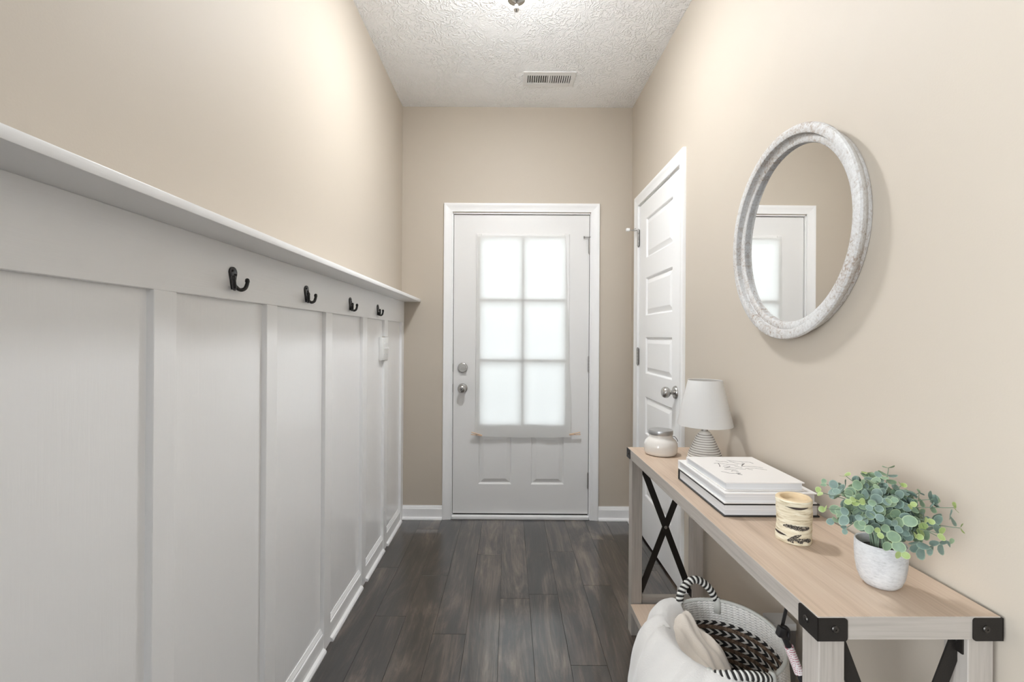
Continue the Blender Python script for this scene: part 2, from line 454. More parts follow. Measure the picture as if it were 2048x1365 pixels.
o = add('wall_rear', bm, 'rear_wall_paint'); tag(o, 'pale plain far wall of the room behind the viewer', 'wall', kind='structure')
o = add('exterior_ground', BX(-8, 8, D + .25, 14, -.25, -.1), 'outdoor_concrete'); tag(o, 'pale concrete porch outside the front door', 'ground', kind='structure')

# wainscot: rail, ledge, battens, panels
XF = XL + .018
tr1 = thing('trim_1', 'white board and batten panelling with ledge along the left wall', 'panelling', T(XL, D, 0), kind='structure')
add('ledge', BX(XL, -.5933, YB, D, 1.4419, 1.4605, b=.002, seg=2), 'white_trim_long', tr1, 30, 'white ledge board running along the panelling', True)
add('rail', BX(XL, XF, YB, D, 1.3037, 1.4419, b=.0012), 'white_trim_long', tr1, False, 'wide white rail board carrying the hooks', True)
BT = [(YB, .31), (.498, .560), (.928, .992), (1.361, 1.422), (1.798, 1.864), (2.253, 2.320), (2.643, 2.713), (3.063, D)]
for i, (a, b) in enumerate(BT):
    if a == 2.643:
        add('batten', BX(XL, XF, a, b, 1.211, 1.3037, b=.0012), 'white_trim', tr1, False, None, True)
        add('batten', BX(XL, XF, a, b, 0, 1.076, b=.0012), 'white_trim', tr1, False, None, True)
    else: add('batten', BX(XL, XF, a, b, 0, 1.3037, b=.0012), 'white_trim', tr1, False, None, True)
    if i: add('panel', BX(XL, XL + .003, BT[i - 1][1], a, 0, 1.3037), 'white_panel', tr1, False, None, True)
BASE = [(0, 0), (.026, 0), (.026, .006), (.022, .013), (.014, .017), (.0125, .018), (.0125, .068), (.0115, .071), (.0085, .073), (.0085, .077), (.006, .082), (.003, .088), (.003, .091), (0, .091)]
bl = thing('baseboard_left', 'white moulded baseboard between the battens', 'baseboard', T(XL, D, 0), kind='structure')
for i in range(1, len(BT)):
    bm = profile_run(bm_new(), BASE, (XL + .003, BT[i - 1][1], 0), (XL + .003, BT[i][0], 0), Vector((1, 0, 0)))
    add('base_board', bm, 'white_trim_long', bl, False, None, True)
CX0, CX1, CZ = -.4415, .5925, 2.1   # front door casing outer
bb = thing('baseboard_back', 'white moulded baseboard beside the front door', 'baseboard', T(0, D, 0), kind='structure')
for a, b in ((XF, CX0), (CX1, XR)):
    add('base_board', profile_run(bm_new(), BASE, (a, D, 0), (b, D, 0), Vector((0, -1, 0))), 'white_trim', bb, False, None, True)
br_ = thing('baseboard_right', 'white moulded baseboard under the console table', 'baseboard', MRW, kind='structure')
for a, b in ((.026, .115), (.945, L_)):
    add('base_board', profile_run(bm_new(), BASE, (0, a, 0), (0, b, 0), Vector((1, 0, 0))), 'white_trim_long', br_)

# ------------------------------------------------------------------ doors
CAS = [(0, 0), (0, .010), (.006, .012), (.012, .0105), (.020, .0125), (.034, .0135), (.040, .016), (.050, .0175), (.055, .017), (.057, .014), (.057, 0)]   # (across from inner edge, proud)
def casing(parent, o0, o1, zt, w, axis_fn, mname):
    """three mitred casing legs; axis_fn(across, proud, z) -> point"""
    def leg(pts_a, pts_b):
        bm = bm_new(); A = [bm.verts.new(p) for p in pts_a]; B = [bm.verts.new(p) for p in pts_b]; n = len(A)
        for i in range(n): bm.faces.new([A[i], A[(i + 1) % n], B[(i + 1) % n], B[i]])
        bm.faces.new(A[::-1]); bm.faces.new(B); return bm
    k = w / .057
    P = [(c * k, p) for c, p in CAS]
    add('casing', leg([axis_fn(o0 + w - c, p, 0) for c, p in P], [axis_fn(o0 + w - c, p, zt - w + c) for c, p in P]), mname, parent, 40)
    add('casing', leg([axis_fn(o1 - w + c, p, 0) for c, p in P], [axis_fn(o1 - w + c, p, zt - w + c) for c, p in P]), mname, parent, 40)
    add('casing', leg([axis_fn(o0 + w - c, p, zt - w + c) for c, p in P], [axis_fn(o1 - w + c, p, zt - w + c) for c, p in P]), mname, parent, 40)
def raised_panel(fn, a0, a1, z0, z1, depth=.007):
    """moulded panel: rim, sloped cove and raised field; fn(across, proud, z)"""
    bm = bm_new(); rings = []
    for ins, p in ((0, 0), (.004, -.0025), (.008, -depth), (.012, -depth), (.036, -.0012), (.039, -.0006)):
        rings.append([bm.verts.new(fn(x, p, z)) for x, z in ((a0 + ins, z0 + ins), (a1 - ins, z0 + ins), (a1 - ins, z1 - ins), (a0 + ins, z1 - ins))])
    for A, B in zip(rings[:-1], rings[1:]):
        for i in range(4): bm.faces.new([A[i], A[(i + 1) % 4], B[(i + 1) % 4], B[i]])
    bm.faces.new(rings[-1])
    back = [bm.verts.new(fn(x, -.02, z)) for x, z in ((a0, z0), (a1, z0), (a1, z1), (a0, z1))]
    for i in range(4): bm.faces.new([rings[0][i], rings[0][(i + 1) % 4], back[(i + 1) % 4], back[i]])
    bm.faces.new(back); return bm

# front door: local x = X, y = 0 at wall plane (negative = into hall), z
d1 = thing('door_1', 'white front door with curtained window and two lower panels', 'door', T(0, D, 0), kind='structure')
casing(d1, CX0, CX1, CZ, .057, lambda a, p, z: Vector((a, -p, z)), 'white_trim')
bm = bm_new()
box(bm, DX0, DX0 + .006, 0, .11, 0, DZ1); box(bm, DX1 - .006, DX1, 0, .11, 0, DZ1); box(bm, DX0, DX1, 0, .11, DZ1 - .006, DZ1)
box(bm, DX0 + .006, DX0 + .018, .062, .11, 0, DZ1); box(bm, DX1 - .018, DX1 - .006, .062, .11, 0, DZ1); box(bm, DX0, DX1, .062, .11, DZ1 - .018, DZ1 - .006)
add('jamb', bm, 'white_trim', d1)
SX0, SX1, SZ0, SZ1, SY = -.376, .528, .034, 2.029, .014
LX0, LX1, LZ0, LZ1 = -.215, .384, .615, 1.89       # lite opening
PA = [(-.206, .016), (.145, .367)]; PZ0, PZ1 = .228, .565
bm = bm_new(); yb = SY + .044
def sl(x0, x1, z0, z1): box(bm, x0, x1, SY, yb, z0, z1)
sl(SX0, LX0, SZ0, SZ1); sl(LX1, SX1, SZ0, SZ1); sl(LX0, LX1, LZ1, SZ1); sl(LX0, LX1, PZ1, LZ0); sl(LX0, LX1, SZ0, PZ0)
sl(LX0, PA[0][0], PZ0, PZ1); sl(PA[0][1], PA[1][0], PZ0, PZ1); sl(PA[1][1], LX1, PZ0, PZ1)
add('slab', bm, 'white_door', d1)
for a, b in PA: add('panel', raised_panel(lambda x, p, z: Vector((x, SY - p, z)), a, b, PZ0, PZ1, .012), 'white_door', d1)
# window surround: stepped trim, bars and panes
bm = bm_new()
def frame(bm, x0, x1, z0, z1, w, y0, y1, b=.003):
    box(bm, x0, x0 + w, y0, y1, z0, z1, b); box(bm, x1 - w, x1, y0, y1, z0, z1, b)
    box(bm, x0 + w, x1 - w, y0, y1, z1 - w, z1, b); box(bm, x0 + w, x1 - w, y0, y1, z0, z0 + w, b)
frame(bm, LX0 - .012, LX1 + .012, LZ0 - .012, LZ1 + .012, .034, SY - .009, SY + .053)
add('window_frame', bm, 'white_door', d1)
GX0, GX1, GZ0, GZ1 = LX0 + .02, LX1 - .02, LZ0 + .02, LZ1 - .02
mxs = .0855; mzs = (1.457, 1.056)
add('glazing_bar', BX(mxs - .013, mxs + .013, SY - .010, SY + .05, GZ0, GZ1, b=.003), 'white_door', d1)
for z in mzs: add('glazing_bar', BX(GX0, GX1, SY - .010, SY + .05, z - .013, z + .013, b=.003), 'white_door', d1)
zs = [GZ0, mzs[1], mzs[0], GZ1]; xs = [GX0, mxs, GX1]
for i in range(2):
    for j in range(3): add('pane', BX(xs[i], xs[i + 1], SY + .022, SY + .026, zs[j], zs[j + 1]), 'window_glass', d1)
bm = bm_new(); box(bm, DX0 + .006, DX1 - .006, -.012, .10, 0, .024, b=.004, seg=2)
th = add('threshold', bm, 'white_trim', d1, 30, 'white door sill at floor level')
add('weather_strip', BX(SX0 + .004, SX1 - .004, SY + .002, SY + .03, .0242, .0335), 'dark_gap', th)
add('gap_shadow_strip', BX(SX0 - .0025, SX0, SY + .004, SY + .03, .03, SZ1), 'dark_gap', d1); add('gap_shadow_strip', BX(SX1, SX1 + .0025, SY + .004, SY + .03, .03, SZ1), 'dark_gap', d1)  # dark strips that paint the shade in the gap around the slab
add('gap_shadow_strip', BX(SX0, SX1, SY + .004, SY + .03, SZ1, SZ1 + .0028), 'dark_gap', d1)
for z in (1.006, .868): add('strike_plate', BX(SX0 - .0075, SX0 - .0028, SY - .013, SY + .003, z - .029, z + .029, b=.0015), 'nickel_dark', d1)
RX = Matrix.Rotation(PI / 2, 4, 'X')      # local z -> -y (into the hall)
bm = lathe(bm_new(), [(0, 0), (.033, 0), (.033, .005), (.031, .012), (.0285, .0135), (.028, .0115), (.020, .0115), (.0195, .016), (.0, .016)], 40, T(-.313, SY, 1.006) @ RX)
db = add('deadbolt', bm, 'nickel', d1, 35)
add('thumb_turn', BX(-.325, -.283, SY - .034, SY - .016, .9990, 1.0060, b=.0015, M=T(-.313, 0, 1.006) @ Matrix.Rotation(.18, 4, 'Y') @ T(.313, 0, -1.006)), 'nickel', db)
def knob(parent, M, key):
    ro = add('rosette', lathe(bm_new(), [(0, 0), (.0325, 0), (.0325, .003), (.029, .009), (.020, .012), (.013, .014), (.0, .014)], 40, M), 'nickel', parent, 35)
    kb = add('knob', lathe(bm_new(), [(.0115, .012), (.0105, .026), (.013, .031), (.020, .0335), (.0255, .040), (.0275, .049), (.0265, .057), (.022, .0645), (.014, .069), (.0075, .0695), (0, .0695)], 40, M), 'nickel', parent, 35)
    if key:
        add('key_ring', lathe(bm_new(), [(.0085, .0695), (.0115, .0695), (.0115, .0715), (.0085, .0715)], 28, M, closed_profile=True), 'nickel_dark', kb)
        add('turn_button', lathe(bm_new(), [(0, .0695), (.005, .0695), (.005, .075), (0, .075)], 20, M), 'nickel_dark', kb)
knob(d1, T(-.3125, SY, .868) @ RX, True)
def hinge(parent, M, z, stop=0, plate=True):
    """butt hinge: M maps (across, proud, z); barrel at across=0"""
    bm = bm_new()
    if plate: box(bm, -.012, .012, -.001, .0012, z - .05, z + .05)
    for k in range(5): lathe(bm, [(0, z - .0495 + k * .02), (.0075, z - .0495 + k * .02), (.0075, z - .0305 + k * .02), (0, z - .0305 + k * .02)], 14, T(0, .006, 0))
    ball(bm, (0, .006, z + .052), .006, 12); ball(bm, (0, .006, z - .052), .005, 12)
    bm.transform(M); h = add('hinge', bm, 'hinge_steel', parent, 40)
    if stop == 1:     # hinge-pin stop with two short bumper arms
        bm = bm_new(); cyl(bm, (-.036, .012, z + .058), (.020, .012, z + .060), .0028, 10); ball(bm, (0, .008, z + .059), .007, 12)
        bm.transform(M); add('pin_stop', bm, 'hinge_steel', h, 40)
        for x, zz in ((-.038, z + .058), (.022, z + .060)):
            bm = bm_new(); cyl(bm, (x - .004, .012, zz), (x + .004, .012, zz), .0065, 14); bm.transform(M); add('bumper', bm, 'hinge_steel', h, 40)
    if stop == 2:     # long arm with square white bumper
        bm = bm_new(); tube(bm, [(0, .008, z + .050), (-.002, .03, z + .047), (-.004, .062, z + .052)], .003, 10); ball(bm, (0, .007, z + .05), .007, 12)
        cyl(bm, (-.004, .02, z + .060), (-.004, .04, z + .053), .0022, 8)
        bm.transform(M); add('pin_stop', bm, 'hinge_steel', h, 40)
        bm = bm_new(); box(bm, -.014, .006, .060, .082, z + .043, z + .062, b=.003, seg=2); bm.transform(M); add('bumper', bm, 'plastic_white', h, 40)
MF = Matrix(((1, 0, 0, SX1 + .0015), (0, -1, 0, SY), (0, 0, 1, 0), (0, 0, 0, 1)))
for i, z in enumerate((1.822, 1.034, .257)): hinge(d1, MF, z, 1 if i == 0 else 0, False)

# closet door on the right wall (local: x into hall, y along wall towards camera)
d2 = thing('door_2', 'white five panel closet door on the right wall', 'door', MRW, kind='structure')
casing(d2, .115, .945, 2.102, .060, lambda a, p, z: Vector((p, a, z)), 'closet_door_white')
bm = bm_new(); box(bm, -.11, 0, U0, U0 + .004, 0, UZ); box(bm, -.11, 0, U1 - .004, U1, 0, UZ); box(bm, -.11, 0, U0, U1, UZ - .004, UZ)
add('jamb', bm, 'closet_door_white', d2)
W0 = -.002; a0, a1 = U0 + .007, U1 - .007; q0, q1 = .315, .765
PZ = [(.27, .50), (.64, .862), (1.0, 1.217), (1.345, 1.572), (1.69, 1.928)]
bm = bm_new(); box(bm, W0 - .035, W0, a0, q0, .012, UZ - .008); box(bm, W0 - .035, W0, q1, a1, .012, UZ - .008)
ed = [.012] + [z for p in PZ for z in p] + [UZ - .008]
for i in range(0, len(ed), 2): box(bm, W0 - .035, W0, q0, q1, ed[i], ed[i + 1])
add('slab', bm, 'closet_door_white', d2)
for z0, z1 in PZ: add('panel', raised_panel(lambda x, p, z: Vector((W0 + p, x, z)), q0, q1, z0, z1, .010), 'closet_door_white', d2)
RY = Matrix.Rotation(PI / 2, 4, 'Y')
knob(d2, T(W0, .822, .946) @ RY, False)
MH = Matrix(((0, 1, 0, 0), (1, 0, 0, U0 + .002), (0, 0, 1, 0), (0, 0, 0, 1)))
for i, z in enumerate((1.838, 1.095, .30)): hinge(d2, MH, z, 2 if i == 0 else 0)
TIPS = [(0.5951, 0.9, 0.9205), (0.618, 0.92, 0.9306), (0.5712, 0.85, 0.9071), (0.6661, 0.93, 0.9426), (0.7085, 0.93, 0.9488), (0.7257, 0.9, 0.9672), (0.6957, 0.88, 0.9558), (0.6584, 0.88, 0.9434), (0.7406, 0.85, 0.9362), (0.7532, 0.83, 0.9332), (0.766, 0.81, 0.9247), (0.7669, 0.8, 0.8936), (0.7483, 0.8, 0.8697), (0.7145, 0.8, 0.8584), (0.667, 0.8, 0.8496), (0.6374, 0.81, 0.8809), (0.5932, 0.83, 0.8793), (0.5876, 0.85, 0.8855), (0.7117, 0.8, 0.9059), (0.7007, 0.82, 0.9241), (0.6577, 0.81, 0.936), (0.6157, 0.8, 0.9308), (0.6035, 0.83, 0.9287), (0.6063, 0.81, 0.9013), (0.6583, 0.8, 0.8971), (0.6923, 0.8, 0.8803), (0.6763, 0.86, 0.9406), (0.7164, 0.86, 0.9464), (0.6122, 0.87, 0.9314), (0.733, 0.8, 0.884)]
STROKES = [[(0.6298, 1.4334), (0.6346, 1.4275), (0.6384, 1.421), (0.6511, 1.4229), (0.659, 1.4141)], [(0.6665, 1.4404), (0.6841, 1.4307), (0.7056, 1.4202), (0.7244, 1.4182), (0.7288, 1.4036)], [(0.6669, 1.4267), (0.6742, 1.4155), (0.6853, 1.3977), (0.701, 1.4005), (0.698, 1.4101)], [(0.6109, 1.4022), (0.6224, 1.4059), (0.6231, 1.3986), (0.6188, 1.3818), (0.6128, 1.3663)], [(0.6224, 1.4059), (0.6358, 1.3979), (0.6516, 1.3897), (0.6746, 1.3864)], [(0.6846, 1.3857), (0.6992, 1.3995), (0.6794, 1.3725), (0.6949, 1.3728), (0.7179, 1.3678), (0.7324, 1.3567)], [(0.6243, 1.3725), (0.6353, 1.3742), (0.6429, 1.3684), (0.6234, 1.3564), (0.6231, 1.3587)], [(0.6229, 1.3555), (0.6434, 1.356), (0.6573, 1.3482), (0.6745, 1.3397)], [(0.6776, 1.3509), (0.6979, 1.3537), (0.7142, 1.3486), (0.7323, 1.3357)], [(0.6135, 1.3405), (0.6281, 1.3395), (0.6393, 1.3367), (0.6461, 1.3302)], [(0.625, 1.3211), (0.6319, 1.3264), (0.6424, 1.315)], [(0.5942, 1.3182), (0.603, 1.312), (0.6104, 1.3016), (0.6278, 1.2999), (0.6333, 1.2938), (0.6378, 1.287)], [(0.6298, 1.3042), (0.6411, 1.3023), (0.6295, 1.2958), (0.6378, 1.2857)], [(0.6587, 1.3748), (0.6663, 1.3666), (0.6733, 1.3576)], [(0.6818, 1.3443), (0.6898, 1.3378), (0.6924, 1.3357)]]

# ------------------------------------------------------------------ console table
TZ, TL, TW = .756, 1.19, .305
MT = T(.5099, .7746, 0) @ Matrix.Rotation(.0132, 4, 'Z')
tb = thing('console_table', 'light oak console table with black corner brackets and X braces', 'table', MT)
bm = BX(0, TW, 0, TL, TZ - .038, TZ, b=.0008)
bm.normal_update()
for f in bm.faces: f.material_index = 0 if f.normal.z > .9 else (2 if abs(f.normal.y) > .9 else 1)
add('tabletop', bm, ['oak_top', 'oak_grey_y', 'oak_grey_x'], tb)
for x0, x1 in ((.006, .049), (.256, .299)):
    for y0, y1 in ((.006, .050), (TL - .050, TL - .006)):
        add('leg', BX(x0, x1, y0, y1, 0, TZ - .038, b=.0012), 'oak_grey_z', tb)
bm = BX(.001, TW - .001, .056, TL - .056, .104, .132, b=.0008); bm.normal_update()
for f in bm.faces: f.material_index = 0 if f.normal.z > .9 else 1
add('lower_shelf', bm, ['oak_top', 'oak_grey_y'], tb)
for y0 in (.014, TL - .040): add('end_rail', BX(.0495, .2555, y0, y0 + .026, .106, .150, b=.0008), 'oak_grey_x', tb)
def screw(bm, c, ax, r=.006):
    M = T(*c) @ (Matrix.Rotation(-PI / 2, 4, 'Y') if ax == '-x' else Matrix.Rotation(PI / 2, 4, 'Y') if ax == '+x' else Matrix.Rotation(PI / 2, 4, 'X') if ax == '-y' else Matrix.Rotation(-PI / 2, 4, 'X'))
    lathe(bm, [(r, 0), (r, .001), (r * .8, .0024), (r * .25, .0028), (r * .22, .0016), (0, .0016)], 18, M)
for cx, sx in ((0, -1), (TW, 1)):
    for cy, sy in ((0, -1), (TL, 1)):
        bm = bm_new(); z0, z1 = TZ - .039, TZ - .0015
        # long side plate and end plate, rounded inner corners
        def plate(horiz):
            t = bmesh.new(); pts = []; L = .048; r = .005
            for (px, pz, a0) in ((L - r, z1 - r, 0), (None, None, None), (None, None, None), (L - r, z0 + r, -PI / 2)):
                if px is None: continue
                for k in range(5): pts.append((px + r * math.cos(a0 + k * PI / 8), pz + r * math.sin(a0 + k * PI / 8)))
            pts = [(-.0022, z0)] + pts[5:] + pts[:5] + [(-.0022, z1)]
            vs = []
            for off in (0.0, .0022):
                row = []
                for u, z in pts:
                    row.append(t.verts.new((cx - sx * u, cy + sy * off, z) if horiz else (cx + sx * off, cy - sy * u, z)))
                vs.append(row)
            n = len(pts)
            t.faces.new(vs[0]); t.faces.new(vs[1][::-1])
            for i in range(n): t.faces.new([vs[0][i], vs[0][(i + 1) % n], vs[1][(i + 1) % n], vs[1][i]])
            merge(bm, t)
        plate(True); plate(False)
        bk = add('corner_bracket', bm, 'black_iron', tb)
        bm = bm_new(); screw(bm, (cx - sx * .027, cy + sy * .0022, TZ - .019), '-y' if sy < 0 else '+y'); add('screw', bm, 'screw_steel', bk, 40)
        bm = bm_new(); screw(bm, (cx + sx * .0022, cy - sy * .027, TZ - .019), '-x' if sx < 0 else '+x'); add('screw', bm, 'screw_steel', bk, 40)
# X braces in both end planes
for ye, sg in ((.024, 1), (TL - .026, -1)):
    for k, (xa, xb) in enumerate(((.0495, .2555), (.2555, .0495))):
        y = ye + (.0018 if k else -.0018)
        A, B = Vector((xa, y, .700)), Vector((xb, y, .165)); d = (B - A).normalized(); nrm = Vector((d.z, 0, -d.x)) * .0125
        bm = bm_new(); vs = []
        for yy in (y - .0016, y + .0016):
            vs.append([bm.verts.new((p.x, yy, p.z)) for p in (A + nrm, A - nrm, B - nrm, B + nrm)])
        bm.faces.new(vs[0]); bm.faces.new(vs[1][::-1])
        for i in range(4): bm.faces.new([vs[0][i], vs[0][(i + 1) % 4], vs[1][(i + 1) % 4], vs[1][i]])
        for P, s in ((A, 1 if xa < .15 else -1), (B, 1 if xb < .15 else -1)):
            box(bm, P.x - .0003 if s > 0 else P.x - .0027, P.x + .0027 if s > 0 else P.x + .0003, y - .013, y + .013, P.z - .015, min(P.z + .017, .717))
        b_ = add('brace', bm, 'black_iron', tb)
        bm = bm_new(); screw(bm, (A.x + (.0027 if xa < .15 else -.0027), y, .703), '+x' if xa < .15 else '-x', .005); add('screw', bm, 'screw_steel', b_, 40)
    bm = bm_new(); screw(bm, (.1525, ye - .0036, .4325), '-y', .0065); add('brace_bolt', bm, 'hinge_steel', tb, 40)

# ------------------------------------------------------------------ round mirror
mr = thing('wall_mirror', 'round mirror in a distressed whitewashed wooden frame on the right wall', 'mirror', MRW @ T(.0015, D - 1.350, 1.510))
prof = [(.262, 0), (.284, 0), (.287, .008), (.2865, .011), (.290, .014), (.2975, .026), (.2985, .032), (.296, .0365), (.290, .038), (.276, .038), (.2725, .0365), (.2710, .031), (.2710, .0235), (.2695, .0215), (.2680, .0225), (.262, .0235), (.253, .0225), (.2490, .0195), (.2475, .014), (.2475, .006), (.262, .006)]
add('frame', lathe(bm_new(), prof, 128, RY, closed_profile=True), 'whitewash', mr, 35)
add('glass', lathe(bm_new(), [(0, .007), (.2555, .007), (.2555, .010), (0, .010)], 96, RY), 'mirror_glass', mr)

# ------------------------------------------------------------------ coat hooks
def make_hook(M, label):
    h = thing('coat_hook', label, 'coat hook', M, 'black iron double coat hooks on the white rail')
    # local: x out from rail, y along the wall, z up
    out = []
    for k in range(17):
        a = -.35 + (PI + .7) * k / 16; out.append((.0168 * math.cos(a), .010 + .0145 * math.sin(a)))
    out += [(-.0115, -.010), (-.0085, -.022), (-.004, -.033), (.004, -.033), (.0085, -.022), (.0115, -.010)]
    bm = bm_new(); rows = []
    for x, s in ((0, 1), (.003, 1), (.0042, .86)):
        rows.append([bm.verts.new((x, y * s, (z + .005) * (s if s < 1 else 1) - .005)) for y, z in out])
    for A, B in zip(rows[:-1], rows[1:]):
        for i in range(len(out)): bm.faces.new([A[i], A[(i + 1) % len(out)], B[(i + 1) % len(out)], B[i]])
    bm.faces.new(rows[0][::-1]); bm.faces.new(rows[-1])
    p = add('back_plate', bm, 'hook_iron', h, 40)
    for y, z in ((-.0060, .014), (.0065, .005)):
        bm = bm_new(); screw(bm, (.0042, y, z), '+x', .0028); add('screw', bm, 'black_iron', p, 40)
    for s in (-1, 1):
        path = cr([(.003, 0, -.014), (.007, s * .003, -.025), (.013, s * .012, -.0325), (.019, s * .023, -.028), (.0215, s * .029, -.015), (.021, s * .0305, -.006)], 6)
        n = len(path); rad = [.0042 + .0006 * math.sin(i / n * 3) + (.0012 if i > n - 5 else 0) for i in range(n)]
        bm = tube(bm_new(), path, rad, 12); ball(bm, path[-1], .0056, 14)
        add('prong', bm, 'hook_iron', h, True)
    return h
hk = [(1.189, 1.3625, 'black iron double coat hook nearest the viewer on the white rail'), (1.619, 1.362, 'second black double coat hook along the rail from the viewer'),
      (2.065, 1.3585, 'third black double coat hook along the rail from the viewer'), (2.495, 1.357, 'black double coat hook nearest the front door, above the switch plate')]
h0 = make_hook(T(XF, hk[0][0], hk[0][1]), hk[0][2])
for y, z, lb in hk[1:]: copy_tree(h0, T(XF, y, z), lb)

# ------------------------------------------------------------------ switch plate
sw = thing('light_switch', 'white double switch plate set into the panelling near the front door', 'light switch', T(XL + .0035, 2.64, 1.143))
add('plate', BX(0, .0205, -.0620, .0620, -.0640, .0640, b=.0025, seg=2), 'plastic_white', sw, 30)
for y in (-.023, .023):
    add('toggle', BX(.0205, .032, y - .004, y + .004, -.002, .010, b=.0015), 'plastic_white', sw)
    for z in (-.03, .03):
        bm = bm_new(); screw(bm, (.0205, y, z), '+x', .0032); add('screw', bm, 'plastic_white', sw)

# ------------------------------------------------------------------ ceiling vent
vt = thing('ceiling_vent', 'white metal air vent with slats in the ceiling', 'air vent', T(.222, 2.778, H))
vx, vy = .152, .078
bm = bm_new()
ix, iy = .126, .040
for (x0, x1, y0, y1) in ((-vx, -ix, -vy, vy), (ix, vx, -vy, vy), (-ix, ix, -vy, -iy), (-ix, ix, iy, vy), (-.006, .006, -iy, iy)):
    box(bm, x0, x1, y0, y1, -.005, 0, b=.0012)
add('frame', bm, 'vent_white', vt)
add('duct', BX(-ix, ix, -iy, iy, -.0012, -.0002), 'dark_gap', vt)
for side in (-1, 1):
    for k in range(9):
        x = side * (.0135 + k * .0130)
        b_ = BX(-.0042, .0042, -iy, iy, -.0006, .0006, M=T(x, 0, -.0045) @ Matrix.Rotation(side * .65, 4, 'Y'))
        add('slat', b_, 'vent_white', vt)
add('lever', BX(.129, .134, -.016, -.006, -.012, -.007, b=.001), 'vent_white', vt)

# ------------------------------------------------------------------ ceiling light
cl = thing('ceiling_light', 'flush ceiling light with frosted glass bowl and nickel finial', 'ceiling light', T(.019, 1.9, H))
add('canopy', lathe(bm_new(), [(0, 0), (.135, 0), (.14, -.006), (.14, -.018), (.12, -.03), (.06, -.034), (0, -.034)], 64), 'nickel', cl, 35)
bp = [(r, -.1695 + 4.7 * r * r) for r in [.0 + .165 * k / 14 for k in range(15)]]
add('glass_bowl', lathe(bm_new(), bp + [(.163, -.037), (.14, -.069)] + [(r, -.1655 + 4.7 * r * r) for r in (.12, .10, .07, .03, 0)], 64, mfun=lambda j: 0 if j < 9 else 1), ['lamp_bowl', 'bowl_inside'], cl, 45)
rb0 = [(.165 * k / 14, -.1695 + 4.7 * (.165 * k / 14) ** 2) for k in range(9, 15)]  # unseen band, added to block the bowl's sideways light towards the ceiling
add('rim_light_shield', lathe(bm_new(), [(r + .001, z - .001) for r, z in rb0] + [(.1675, -.034), (.166, -.034)] + [(r + .0002, z - .0002) for r, z in rb0[::-1]], 64, closed_profile=True), 'nickel', cl, 40, 'nickel band added around the bowl to keep its light off the ceiling')
add('stem', lathe(bm_new(), [(0, -.03), (.006, -.03), (.006, -.19), (0, -.19)], 16), 'nickel', cl, 40)
fi = add('finial', lathe(bm_new(), [(0, -.157), (.030, -.1635), (.0375, -.1625), (.0365, -.166), (.026, -.172), (.012, -.1765), (.0065, -.180), (.0045, -.186), (.006, -.190), (.0095, -.193), (.0115, -.1985), (.0112, -.204), (.008, -.210), (.003, -.2135), (0, -.214)], 40), 'nickel', cl, 35)
for bx_ in (-.07, .07):
    pd = bpy.data.lights.new('ceiling_bulb', 'POINT'); pd.energy = 6.5; pd.color = (1, .98, .95); pd.shadow_soft_size = .03
    po = bpy.data.objects.new('ceiling_bulb', pd); C.objects.link(po); po.parent = cl; po.location = (bx_, 0, -.050)

# ------------------------------------------------------------------ door curtain and clothespins
cu = thing('door_curtain', 'white sheer cloth hung over the front door window', 'curtain', T(0, D - .004, 0))
bm = bm_new(); NU, NV = 60, 120; G = []
for j in range(NV + 1):
    t_ = j / NV; z = 1.886 + (.556 - 1.886) * t_
    xa = -.216 - .010 * t_; xb = .366 + .042 * min(1, t_ * 1.15)
    row = []
    for i in range(NU + 1):
        s = i / NU
        y = -.0035 - .0045 * t_ + .0025 * math.sin(s * 9 + t_ * 3) * t_ + .004 * math.sin(s * 21 + 1) * t_ ** 3
        zz = z - (.006 * math.sin(PI * s) + .004 * s) * t_ ** 2 * 1.2
        row.append(bm.verts.new((xa + (xb - xa) * s + .0015 * math.sin(t_ * 17) * (1 if i in (0, NU) else 0), y, zz)))
    G.append(row)
for j in range(NV):
    for i in range(NU): bm.faces.new([G[j][i], G[j][i + 1], G[j + 1][i + 1], G[j + 1][i]])
add('cloth', bm, 'sheer_cloth', cu, True)
def pin(M, label):
    p = thing('clothespin', label, 'clothespin', M, 'wooden clothespins on the door curtain')
    for s in (-1, 1):
        b_ = BX(-.038, .036, -.0045, .0045, -.0027, .0027, b=.0012, M=T(0, 0, s * .0042) @ Matrix.Rotation(s * .075, 4, 'Y'))
        add('wooden_half', b_, 'clothespin_wood', p)
    bm = bm_new()
    for k in range(4): lathe(bm, [(.0032, -.0075 + k * .004), (.0042, -.0055 + k * .004), (.0032, -.0035 + k * .004)], 14, Matrix.Rotation(PI / 2, 4, 'X'), closed_profile=True)
    add('spring', bm, 'hinge_steel', p); return p
p0 = pin(T(-.214, D - .018, .5665) @ Matrix.Rotation(.20, 4, 'Y'), 'wooden clothespin on the lower left corner of the door curtain')
copy_tree(p0, T(.433, D - .018, .5735) @ Matrix.Rotation(PI - .0, 4, 'Z') @ Matrix.Rotation(.12, 4, 'Y'), 'wooden clothespin on the lower right corner of the door curtain')

# ------------------------------------------------------------------ things on the table
Z0 = TZ + .0003
